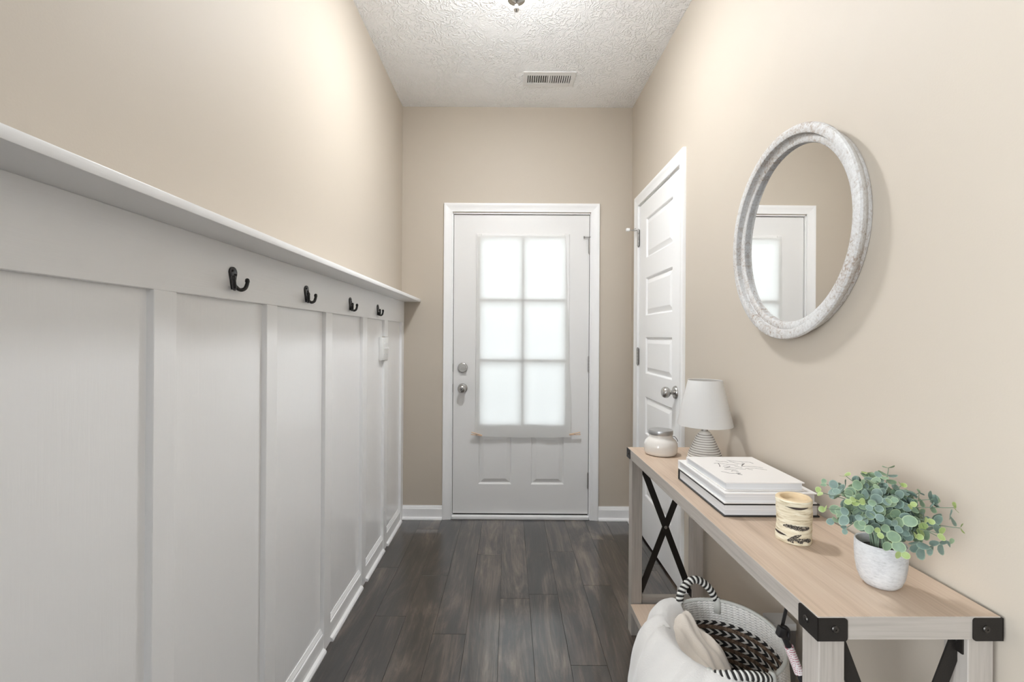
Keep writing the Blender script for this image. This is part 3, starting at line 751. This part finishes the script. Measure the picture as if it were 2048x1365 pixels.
# candle jar
cj = thing('candle_jar', 'white glazed candle jar with brushed metal lid', 'candle', T(.597, 1.852, Z0))
add('jar', lathe(bm_new(), [(0, 0), (.052, 0), (.0595, .004), (.063, .014), (.064, .032), (.0625, .045), (.057, .056), (.0495, .063), (.0455, .067), (.0445, .071), (.0445, .079), (0, .079)], 64), 'jar_glaze', cj, 50)
add('lid', lathe(bm_new(), [(0, .0785), (.0455, .0785), (.0462, .0795), (.0462, .0945), (.0455, .0960), (.044, .0965), (.041, .0958), (0, .0956)], 64), 'lid_metal', cj, 40)
bm = tube(bm_new(), cr([(.047, -.004, .070), (.055, -.004, .068), (.0625, -.004, .058), (.0655, -.004, .050)], 5), .0012, 8); add('bail_wire', bm, 'nickel_dark', cj, True)
# lamp
lp = thing('table_lamp', 'small table lamp with ribbed whitewashed base and white fabric shade', 'lamp', T(.7060, 1.698, Z0))
prof = [(0, 0), (.058, 0)]; NR = 15
for k in range(NR):
    z0 = .002 + .117 * k / NR; z1 = .002 + .117 * (k + 1) / NR
    def rr(z):
        K = [(0, .0640), (.045, .0550), (.063, .0470), (.081, .0385), (.100, .0305), (.112, .0220), (.124, .0150)]
        for (za, ra), (zb, rb_) in zip(K[:-1], K[1:]):
            if z <= zb: return ra + (rb_ - ra) * (z - za) / (zb - za)
        return .015
    dz = z1 - z0
    prof += [(rr(z0) - .0022, z0), (rr(z0 + .28 * dz), z0 + .22 * dz), (rr(z0 + .5 * dz) + .0008, z0 + .5 * dz), (rr(z0 + .72 * dz), z0 + .78 * dz)]
prof += [(.0150, .1200), (.0140, .122), (0, .122)]
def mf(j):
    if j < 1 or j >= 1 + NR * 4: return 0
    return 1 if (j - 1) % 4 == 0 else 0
add('base', lathe(bm_new(), prof, 56, mfun=mf), ['lamp_ridge', 'lamp_groove'], lp, 50)
add('neck', lathe(bm_new(), [(0, .122), (.0105, .122), (.0105, .134), (.0125, .136), (.0125, .175), (0, .175)], 28), 'hinge_steel', lp, 40)
sb, stp, rb, rt = .1440, .3060, .0945, .0580
add('shade', lathe(bm_new(), [(rb, sb), (rb + .0006, sb + .003), (rt + .0006, stp - .003), (rt, stp), (rt - .0014, stp - .001), (rb - .0014, sb + .001)], 72, closed_profile=True), 'shade_fabric', lp, 50)
bm = bm_new()
for k in range(3):
    a = k * 2 * PI / 3; cyl(bm, (0, 0, .172), ((rt - .002) * math.cos(a) + .0 , (rt - .002) * math.sin(a), stp - .012), .0012, 6)
add('shade_holder', bm, 'hinge_steel', lp)
# books: local x across, y away from the viewer, spine at the far end
def book(name, label, x0, x1, y0, y1, z0, z1, cover, pages, ct=.0028, group='stacked hardback books on the console table', rot=0):
    M = T((x0 + x1) / 2, (y0 + y1) / 2, z0) @ Matrix.Rotation(rot, 4, 'Z')
    b = thing(name, label, 'book', M, group); w, l, h = (x1 - x0) / 2, (y1 - y0) / 2, z1 - z0
    add('cover', BX(-w, w, -l, l, 0, ct, b=.0006), cover, b); add('cover', BX(-w, w, -l, l, h - ct, h, b=.0006), cover, b)
    add('spine', BX(-w, w, l - ct, l, ct, h - ct), cover, b)
    add('pages', BX(-w + .0045, w - .0045, -l + .0045, l - ct, ct, h - ct), pages, b)
    return b
book('hardback_book', 'black covered hardback at the bottom of the stack', .5495, .7955, 1.204, 1.526, Z0, Z0 + .0335, 'book_black', 'paper_edge', .0036, rot=.006)
book('hardback_book', 'thick white hardback in the middle of the stack', .5505, .789, 1.204, 1.530, Z0 + .0338, Z0 + .0612, 'book_white', 'paper_edge', .003, rot=.006)
bc = book('hardback_book', 'cream hardback with handwritten lettering on top of the stack', .559, .7665, 1.220, 1.481, Z0 + .0615, Z0 + .0838, 'book_cream', 'paper_edge', .0026, rot=.01)
bm = bm_new()
for s in STROKES:
    pts = cr([(x, y, Z0 + .08385) for x, y in s], 5)
    n = len(pts); tube(bm, pts, [.0008 + .0005 * abs(math.sin(i * .9)) for i in range(n)], 5, flat=.18, up=Vector((0, 0, 1)))
WM[bc.name] = T((.559 + .7665) / 2, (1.220 + 1.481) / 2, Z0 + .0615) @ Matrix.Rotation(.01, 4, 'Z')
add('lettering', bm, 'ink', bc, False, 'loose black script lettering', True)
# birch candle holder
bh_ = thing('birch_candle_holder', 'birch bark candle holder in front of the books', 'candle holder', T(.650, 1.073, Z0))
bm = bm_new(); n = 72; rows = []
PR = [(.0358, 0), (.0368, .002), (.0364, .008), (.0358, .015), (.0355, .024), (.0352, .034), (.0347, .043), (.0358, .049), (.0355, .058), (.0358, .066), (.0362, .075), (.0354, .080), (.0364, .084), (.0367, .092), (.0361, .0960), (.0346, .0972), (.0285, .0972), (.0272, .0955), (.0268, .085), (0, .0845)]
for r, z in PR:
    if r == 0: rows.append([bm.verts.new((0, 0, z))]); continue
    rw_ = []
    for i in range(n):
        a = 2 * PI * i / n
        rr_ = r + (.0009 * math.sin(3 * a + z * 60) + .0005 * math.sin(9 * a + z * 210) if r > .030 else .0006 * math.sin(2 * a))
        rw_.append(bm.verts.new((rr_ * math.cos(a), rr_ * math.sin(a), z + (.0012 * math.cos(a - .5) * min(1, z * 12) if z > .004 else 0))))
    rows.append(rw_)
for j in range(len(rows) - 1):
    A, B = rows[j], rows[j + 1]
    for i in range(n):
        k = (i + 1) % n
        f = bm.faces.new([A[i], A[k], B[0]] if len(B) == 1 else [A[i], A[k], B[k], B[i]]); f.material_index = 0 if j < 14 else 1
bm.faces.new(rows[0][::-1])
add('bark_cylinder', bm, ['birch_bark', 'birch_wood'], bh_, True)
def scar(a0, a1, zf, wf, mname, rough=0):
    """dark bark scar wrapped on the cylinder: a bulged strip standing just proud of the bark"""
    bm = bm_new(); N = 40; A = []; B = []
    for i in range(N + 1):
        s = i / N; a = math.radians(a0 + (a1 - a0) * s); z = zf(s); w = wf(s) + (rough * random.uniform(-.4, 1) if rough else 0)
        r = .0371
        A.append(bm.verts.new((r * math.cos(a), r * math.sin(a), z - w))); B.append(bm.verts.new((r * math.cos(a), r * math.sin(a), z + w)))
    for i in range(N): bm.faces.new([A[i], A[i + 1], B[i + 1], B[i]])
    ex = bmesh.ops.extrude_face_region(bm, geom=bm.faces[:])
    for g in ex['geom']:
        if isinstance(g, bmesh.types.BMVert):
            k_ = (math.hypot(g.co.x, g.co.y) - .0022) / math.hypot(g.co.x, g.co.y); g.co.x *= k_; g.co.y *= k_
    add('bark_scar', bm, mname, bh_)
sn = lambda s: math.sin(PI * s)
# the camera sees this holder from azimuth about 239 degrees
scar(212, 296, lambda s: .0825 - .0025 * sn(s) + .003 * s, lambda s: .0001 + .0022 * sn(s) ** 1.5, 'birch_dark')
scar(205, 292, lambda s: .0385 + .001 * math.sin(7 * s), lambda s: .0008 + .0032 * sn(s) ** .5, 'birch_char', .0012)
scar(158, 216, lambda s: .0185 - .001 * s, lambda s: .0001 + .0020 * sn(s), 'birch_dark')
scar(220, 300, lambda s: .0085 + .003 * s, lambda s: .0006 + .0048 * sn(s) ** .6, 'birch_char', .0015)
scar(225, 262, lambda s: .012 + .012 * s, lambda s: .0006 + .003 * sn(s), 'birch_char', .001)

# potted eucalyptus
pp = thing('potted_plant', 'eucalyptus plant in a rounded grey concrete pot', 'plant', T(.694, .878, Z0))
pot = add('pot', lathe(bm_new(), [(0, 0), (.020, 0), (.0255, .0015), (.0315, .008), (.0365, .021), (.0395, .040), (.0408, .060), (.0405, .079), (.0395, .081), (.0375, .080), (.0365, .075), (.036, .062), (0, .062)], 64), 'concrete', pp, 50, 'rounded pale grey concrete pot')
add('soil', lathe(bm_new(), [(0, .066), (.02, .065), (.0358, .0635), (.0358, .0625), (0, .0625)], 40), 'soil', pp, True)
LEAF = {}
for nm in ('leaf_blue', 'leaf_green', 'leaf_lime'):
    bm = bm_new(); uvl = bm.loops.layers.uv.new('uv'); c = bm.verts.new((.0, 0, -.0012)); R1 = []; R2 = []; n = 12
    for i in range(n):
        a = 2 * PI * i / n; r = 1 if abs(a - PI) > .1 else .9
        R1.append(bm.verts.new((.0058 * math.cos(a), .0056 * math.sin(a), -.0006))); R2.append(bm.verts.new((.0118 * math.cos(a) * r, .0106 * math.sin(a), .0012 * math.cos(2 * a) + .0005)))
    rad = {c: 0.0}; rad.update({v: .52 for v in R1}); rad.update({v: 1.0 for v in R2})
    for i in range(n):
        k = (i + 1) % n; bm.faces.new([c, R1[i], R1[k]]); bm.faces.new([R1[i], R2[i], R2[k], R1[k]])
    for f in bm.faces:
        for lp_ in f.loops: lp_[uvl].uv = (rad[lp_.vert], 0)
    me = bpy.data.meshes.new(nm); bm.to_mesh(me); bm.free(); me.materials.append(MAT[nm]); me.polygons.foreach_set('use_smooth', [True] * len(me.polygons)); LEAF[nm] = me
Mi = WM[pp.name].inverted(); rl = random.Random(3); nleaf = 0
def stem_path(tp):
    a = math.atan2(tp.y, tp.x) + rl.uniform(-.4, .4); b0 = Vector((.016 * math.cos(a) * rl.random(), .016 * math.sin(a) * rl.random(), .064))
    hgt = tp.z - b0.z; hor = Vector((tp.x - b0.x, tp.y - b0.y, 0))
    mid = b0 + hor * .38 + Vector((0, 0, max(hgt, .02) * .72 + .012 + (.015 if hgt < .06 else 0)))
    return cr([b0, b0 + hor * .12 + Vector((0, 0, .02 + hgt * .3)), mid, tp], 6)
def leaf_frame(p, tg, sx, s, size):
    dirx = (sx * s + tg * rl.uniform(.2, .7)).normalized()
    nz_ = (tg * .7 + Vector((rl.uniform(-.5, .2), rl.uniform(-.9, -.1), rl.uniform(.0, .7)))).normalized()
    nz_ = (nz_ - dirx * nz_.dot(dirx)).normalized(); yv = nz_.cross(dirx)
    pos = p + dirx * .0108 * size
    wx = (WM[pp.name] @ pos).x
    if wx > .806: pos.x -= wx - .806
    mm = Matrix.Identity(4)
    for i in range(3): mm[i][0], mm[i][1], mm[i][2], mm[i][3] = dirx[i] * size, yv[i] * size, nz_[i] * size, pos[i]
    return mm
for q, tip in enumerate(TIPS):
    path = stem_path(Mi @ Vector(tip)); m = len(path)
    st = add('stem', tube(bm_new(), path, [.0014 - .0008 * i / m for i in range(m)], 5), 'stem_green', pp, True)
    nl = 5; tone = rl.random()
    for k in range(nl):
        f = .46 + .54 * k / (nl - 1); idx = min(m - 1, int(f * (m - 1))); p = path[idx]; tg = (path[min(idx + 1, m - 1)] - path[max(idx - 1, 0)]).normalized()
        sx = tg.cross(Vector((rl.uniform(-1, 1), rl.uniform(-1, 1), rl.uniform(-.2, 1)))).normalized()
        size = (.90 - .38 * (k / (nl - 1)) ** 1.5) * rl.uniform(.85, 1.15)
        for s in (1, -1):
            nm = 'leaf_lime' if (k >= nl - 1 and tone > .40) or (k == nl - 2 and tone > .88) else ('leaf_green' if rl.random() < .5 else 'leaf_blue')
            o = bpy.data.objects.new('leaf', LEAF[nm]); C.objects.link(o); o.parent = st; nleaf += 1
            o.matrix_local = leaf_frame(p, tg, sx, s, size)
# the smaller inner leaves, past the 300 that show largest
bm = bm_new(); uvl = bm.loops.layers.uv.new('uv'); src = [(v.co.copy()) for v in LEAF['leaf_blue'].vertices]; polys = [list(pl.vertices) for pl in LEAF['leaf_blue'].polygons]
rad = [0.0 if (abs(c.x) + abs(c.y)) < 1e-6 else (.52 if math.hypot(c.x, c.y) < .007 else 1.0) for c in src]
for q in range(52):
    A_, B_ = rl.choice(TIPS), rl.choice(TIPS)
    tp = Mi @ (Vector(A_) * .62 + Vector(B_) * .38); tp = Vector((tp.x * .92, tp.y * .92, tp.z - rl.uniform(.0, .018)))
    path = stem_path(tp); m = len(path)
    for k in range(4):
        f = .5 + .5 * k / 3; idx = min(m - 1, int(f * (m - 1))); p = path[idx]; tg = (path[min(idx + 1, m - 1)] - path[max(idx - 1, 0)]).normalized()
        sx = tg.cross(Vector((rl.uniform(-1, 1), rl.uniform(-1, 1), rl.uniform(-.2, 1)))).normalized(); mi = 1 if rl.random() < .35 else 0
        for s in (1, -1):
            mm = leaf_frame(p, tg, sx, s, rl.uniform(.62, .92)); vs = [bm.verts.new(mm @ c) for c in src]
            for pl in polys:
                fc = bm.faces.new([vs[i] for i in pl]); fc.material_index = mi; fc.smooth = True
                for lp_, i in zip(fc.loops, pl): lp_[uvl].uv = (rad[i], 0)
me = bpy.data.meshes.new('inner_leaves'); bm.to_mesh(me); bm.free(); me.materials.append(MAT['leaf_blue']); me.materials.append(MAT['leaf_green'])
o = bpy.data.objects.new('inner_leaves', me); C.objects.link(o); o.parent = pp; o['kind'] = 'stuff'

# ------------------------------------------------------------------ basket and what is in it
SHZ = .1325
BC, RC = Vector((.600, 1.250, SHZ)), Vector((.568, 1.250, .425))
bk = thing('woven_basket', 'round woven basket of white rope and brown chevron weave under the table', 'basket', T(BC.x, BC.y, BC.z))
TILT = Vector((.7, .3)) * .018
def bpt(a, v, off=0.0):
    """wall point: angle a, height fraction v, offset outwards"""
    c = BC.lerp(RC, v); r = .118 + .042 * (v ** .8) + .010 * math.sin(PI * v) + off
    d = Vector((math.cos(a), math.sin(a), 0))
    z = c.z + v ** 2 * (d.x * TILT.x + d.y * TILT.y)
    return Vector((c.x + r * d.x * .90, c.y + r * d.y * .99, z))
HW = .315
def wall_surface(v0, v1, outward, n=200, row=.0072, amp=.0016, base_off=0.0):
    bm = bm_new(); uvl = bm.loops.layers.uv.new('uv'); m = int((v1 - v0) * HW / row * 6) + 1; G = []
    for j in range(m + 1):
        v = v0 + (v1 - v0) * j / m; h_ = v * HW; ph = h_ / row
        o = (base_off + amp * abs(math.sin(PI * ph))) * (1 if outward else -1)
        G.append([(bm.verts.new(bpt(2 * PI * i / n, v, o)), h_) for i in range(n)])
    for j in range(m):
        for i in range(n):
            k = (i + 1) % n; q = [G[j][i], G[j][k], G[j + 1][k], G[j + 1][i]]
            if not outward: q = [G[j][i], G[j + 1][i], G[j + 1][k], G[j][k]]
            f = bm.faces.new([x[0] for x in q])
            us = {id(G[j][i][0]): i / n, id(G[j + 1][i][0]): i / n, id(G[j][k][0]): (i + 1) / n, id(G[j + 1][k][0]): (i + 1) / n}
            for lp_ in f.loops:
                hh = next(x[1] for x in q if x[0] is lp_.vert or x[0] == lp_.vert)
                lp_[uvl].uv = (us[id(next(x[0] for x in q if x[0] == lp_.vert))], hh)
    return bm
def add_open(name, bm, m, parent, label=None):
    M = WM[parent.name]; bm.transform(M.inverted()); me = bpy.data.meshes.new(name); bm.to_mesh(me); bm.free(); me.materials.append(MAT[m])
    me.polygons.foreach_set('use_smooth', [True] * len(me.polygons)); o = bpy.data.objects.new(name, me); C.objects.link(o); o.parent = parent; WM[o.name] = M
    if label: o['label'] = label
    return o
VB = .805
add_open('woven_side', wall_surface(0, .78, True, base_off=.003), 'white_rope', bk, 'outer wall of coiled white rope')
add_open('chevron_lining', wall_surface(.0, VB, False, row=.015, amp=.0018, base_off=.001), 'chevron_weave', bk, 'brown lining with black and white chevron rows')
add_open('rope_band', wall_surface(VB, 1.0, False, base_off=.0015), 'white_rope', bk, 'white rope band inside the rim')
add_open('outer_band', wall_surface(.78, 1.0, True, base_off=.003), 'white_rope', bk, 'white rope band below the rim')
bm = bm_new(); uvl = bm.loops.layers.uv.new('uv')
path = [bpt(2 * PI * i / 240, 1.0, .001) for i in range(241)]
def twisted(path, R0, strands, pitch, amp, n=24, closed=False):
    """rope-like tube whose strands are real helical ridges; uv.x counts strands"""
    bm = bm_new(); uvl = bm.loops.layers.uv.new('uv'); m = len(path); rings = []; L = 0; up = None; us = []
    for i in range(m):
        tg = (path[min(i + 1, m - 1)] - path[max(i - 1, 0)]).normalized()
        if i: L += (path[i] - path[i - 1]).length
        u = up if up else (Vector((0, 0, 1)) if abs(tg.z) < .9 else Vector((1, 0, 0)))
        u = (u - tg * u.dot(tg)).normalized(); up = u; w = tg.cross(u); ring = []; uu = []
        R = R0(i / (m - 1)) if callable(R0) else R0
        for k in range(n + 1):
            a = 2 * PI * k / n; s = strands * k / n + L / pitch
            r = R * (1 + amp * (abs(math.sin(PI * s)) - .6))
            ring.append(bm.verts.new(path[i] + r * (math.cos(a) * w + math.sin(a) * u)) if k < n else ring[0]); uu.append(s / 2)
        rings.append(ring); us.append(uu)
    for i in range(m - 1):
        for k in range(n):
            f = bm.faces.new([rings[i][k], rings[i][k + 1], rings[i + 1][k + 1], rings[i + 1][k]])
            vals = [us[i][k], us[i][k + 1], us[i + 1][k + 1], us[i + 1][k]]
            for lp_, q in zip(f.loops, vals): lp_[uvl].uv = (q, 0)
    if not closed:
        bm.faces.new(rings[0][:-1][::-1]); bm.faces.new(rings[-1][:-1])
    return bm
add_open('rim_rope', twisted(path, .0048, 2, .010, .28, 10, True), 'rope_end', bk, 'twisted white rope rim')
bm = bm_new(); c = bm.verts.new(BC + Vector((0, 0, .004))); R = [bm.verts.new(bpt(2 * PI * i / 64, .012)) for i in range(64)]
for i in range(64): bm.faces.new([c, R[i], R[(i + 1) % 64]])
R2 = [bm.verts.new(bpt(2 * PI * i / 64, 0.0)) for i in range(64)]
for i in range(64): bm.faces.new([R[i], R2[i], R2[(i + 1) % 64], R[(i + 1) % 64]])
bm.faces.new(R2[::-1])
add('bottom', bm, 'rope_end', bk, False, None, True)
def handle(a0, a1, hgt, lean, pts=None):
    A, B = bpt(a0, .97), bpt(a1, .97)
    am = (a0 + a1) / 2; o = Vector((math.cos(am), math.sin(am), 0))
    P = [A, A.lerp(B, .06) + Vector((0, 0, hgt * .55)) + o * lean * .5, A.lerp(B, .30) + Vector((0, 0, hgt * .98)) + o * lean, A.lerp(B, .55) + Vector((0, 0, hgt)) + o * lean, A.lerp(B, .82) + Vector((0, 0, hgt * .62)) + o * lean * .6, B]
    pa = cr(P, 60)
    hd = add_open('handle', twisted(pa, lambda s: .0098 * (.62 + .38 * min(1, min(s, 1 - s) * 9)), 2, .0062, .30, 22), 'wrap_cord', bk, 'rope handle wrapped in black and white cord')
    for E_ in (A, B):
        q = E_ + Vector((0, 0, .004)); add_open('handle_root', tube(bm_new(), [q + Vector((0, 0, -.03)), q, q + Vector((0, 0, .014))], [.010, .0105, .007], 12), 'rope_end', hd)
handle(2.02, 1.20, .068, .012)
handle(-2.22, -1.22, .024, .026)

# blanket draped over the left and near rim
bl_ = thing('fleece_blanket', 'cream fleece blanket draped over the side of the basket', 'blanket', T(.40, 1.22, SHZ))
def blanket_pt(s, t):
    """s: along the rim (0 far, 1 near), t: 0 inside the basket .. 1 hanging outside"""
    a = 2.02 + s * (4.62 - 2.02)
    d = Vector((math.cos(a), math.sin(a), 0))
    puff = .5 + .5 * math.sin(s * PI)
    prof = [(-.075, -.085), (-.052, -.050), (-.030, -.022), (-.006, .004 + .006 * puff), (.016 + .006 * puff, .008 + .004 * puff), (.034 + .018 * puff, -.012), (.042 + .032 * puff, -.055), (.046 + .044 * puff, -.11), (.048 + .050 * puff, -.18), (.046 + .050 * puff, -.235)]
    x = t * (len(prof) - 1); i = min(int(x), len(prof) - 2); f = x - i
    P = [prof[max(i - 1, 0)], prof[i], prof[i + 1], prof[min(i + 2, len(prof) - 1)]]
    def c1(q): return .5 * (2 * P[1][q] + (P[2][q] - P[0][q]) * f + (2 * P[0][q] - 5 * P[1][q] + 4 * P[2][q] - P[3][q]) * f * f + (3 * P[1][q] - P[0][q] - 3 * P[2][q] + P[3][q]) * f ** 3)
    o, h = c1(0), c1(1)
    rim = bpt(a, 1.0)
    fold = .008 * math.sin(s * 15 + t * 5) * (.25 + t) + .006 * math.sin(s * 31 - t * 4 + 1.2) * t + .005 * math.sin(s * 9 + 2 + t * 9) + .0025 * math.sin(s * 57 + t * 11) * t
    fold += (.011 * mnoise.noise(Vector((s * 8, t * 5, 1.3))) + .005 * mnoise.noise(Vector((s * 20, t * 13, 7.1)))) * (.4 + t)
    fold -= .044 * math.exp(-((s - .24 - .18 * t) / .038) ** 2) * math.exp(-((t - .32) / .34) ** 2)
    fold -= .016 * math.exp(-((s - .62 - .05 * t) / .03) ** 2) * math.exp(-((t - .5) / .3) ** 2) + .014 * math.exp(-((s - .83 + .1 * t) / .03) ** 2) * math.exp(-((t - .45) / .3) ** 2)
    fold += .014 * math.exp(-((s - .40 - .10 * t) / .06) ** 2) + .012 * math.exp(-((s - .12) / .07) ** 2)
    p = rim + d * (o + fold * (.6 if o > 0 else .35)) + Vector((0, 0, h + fold * .55 * (1 - min(1, t * 1.1))))
    p.z = max(p.z, SHZ + .012)
    return p
bm = bm_new(); NU, NV = 90, 70
G = [[bm.verts.new(blanket_pt(i / NU, j / NV)) for i in range(NU + 1)] for j in range(NV + 1)]
for j in range(NV):
    for i in range(NU): bm.faces.new([G[j][i], G[j][i + 1], G[j + 1][i + 1], G[j + 1][i]])
o = add('cloth', bm, 'fleece', bl_, True, None, True)
md = o.modifiers.new('thickness', 'SOLIDIFY'); md.thickness = .010; md.offset = -1
md = o.modifiers.new('smooth', 'SUBSURF'); md.levels = 1; md.render_levels = 1

# folded cream throw inside
th_ = thing('folded_throw', 'cream folded throw tucked inside the basket', 'blanket', T(.545, 1.26, SHZ + .02))
NET = [[(.50, 1.385, .20), (.53, 1.39, .20), (.57, 1.375, .20), (.61, 1.35, .19), (.63, 1.33, .18)],
       [(.455, 1.36, .34), (.505, 1.365, .385), (.545, 1.355, .365), (.585, 1.335, .30), (.62, 1.315, .18)],
       [(.45, 1.335, .395), (.505, 1.338, .428), (.552, 1.322, .395), (.598, 1.295, .325), (.625, 1.285, .18)],
       [(.445, 1.285, .385), (.500, 1.290, .408), (.552, 1.268, .380), (.600, 1.252, .325), (.628, 1.25, .18)],
       [(.44, 1.24, .375), (.495, 1.238, .375), (.545, 1.215, .365), (.592, 1.205, .318), (.62, 1.205, .18)],
       [(.45, 1.17, .33), (.50, 1.165, .345), (.545, 1.155, .335), (.580, 1.155, .29), (.60, 1.16, .18)],
       [(.47, 1.13, .19), (.51, 1.125, .19), (.545, 1.12, .19), (.57, 1.13, .18), (.585, 1.14, .17)]]
cols = [cr(r_, 10) for r_ in NET]; bm = bm_new(); G = []
for i in range(len(cols[0])): G.append(cr([c_[i] for c_ in cols], 10))
for i, r_ in enumerate(G):
    for j, p_ in enumerate(r_):
        p_.z += .006 * math.sin(i * .35 + j * .22) + .004 * math.sin(i * .9 - j * .5) - .014 * math.exp(-((i - 15 - .12 * j) / 2.6) ** 2)
        r_[j] = bm.verts.new(p_)
for i in range(len(G) - 1):
    for j in range(len(G[0]) - 1): bm.faces.new([G[i][j], G[i + 1][j], G[i + 1][j + 1], G[i][j + 1]])
o = add('cloth', bm, 'cream_throw', th_, True, None, True)
md = o.modifiers.new('thickness', 'SOLIDIFY'); md.thickness = .006; md.offset = -1

# slim grey box and wrapped black rod between basket and wall
gb = thing('slim_box', 'slim pale grey box standing behind the basket against the wall', 'box', T(.768, 1.325, SHZ))
add('body', BX(-.033, .030, -.022, .028, 0, .272, b=.002), 'box_dark_grey', gb)
add('lid', BX(-.036, .030, -.025, .030, .2725, .2925, b=.003, seg=2), 'box_grey', gb, 30, 'pale grey lid')
bm = bm_new(); box(bm, -.010, -.007, -.0235, -.0222, .13, .17); box(bm, -.007, .006, -.0235, -.0222, .148, .151)
add('mark', bm, 'box_mark', gb)
rd = thing('wrapped_rod', 'black rod with hooked head and red printed white wrap beside the near table leg', 'rod', T(.672, .985, SHZ))
A = [(.602, 1.030, .566), (.612, 1.030, .545), (.630, 1.026, .498), (.645, 1.018, .450), (.655, 1.010, .40), (.664, 1.0, .30), (.672, .985, SHZ + .001)]
pth = cr(A, 8)
add('shaft', tube(bm_new(), pth, .0068, 14), 'black_plastic', rd, 40, None, True)
hd_ = bm_new(); box(hd_, -.008, .008, -.008, .008, -.011, .011, b=.003, seg=2, M=T(.598, 1.03, .572) @ Matrix.Rotation(.3, 4, 'Y')); tube(hd_, cr([(.598, 1.03, .577), (.606, 1.03, .582), (.614, 1.03, .572), (.613, 1.03, .556)], 5), .0045, 10)
add('head', hd_, 'black_plastic', rd, 40, None, True)
add('printed_wrap', tube(bm_new(), [pth[k] for k in range(9, 19)], .0098, 18), 'printed_wrap', rd, 40, 'white wrap printed with red lines', True)
bm = BX(-.004, .004, -.0008, .0008, -.020, .022, b=.0004, M=T(.613, 1.045, .594) @ Matrix.Rotation(.22, 4, 'Y')); add('strap', bm, 'black_plastic', rd, False, None, True)
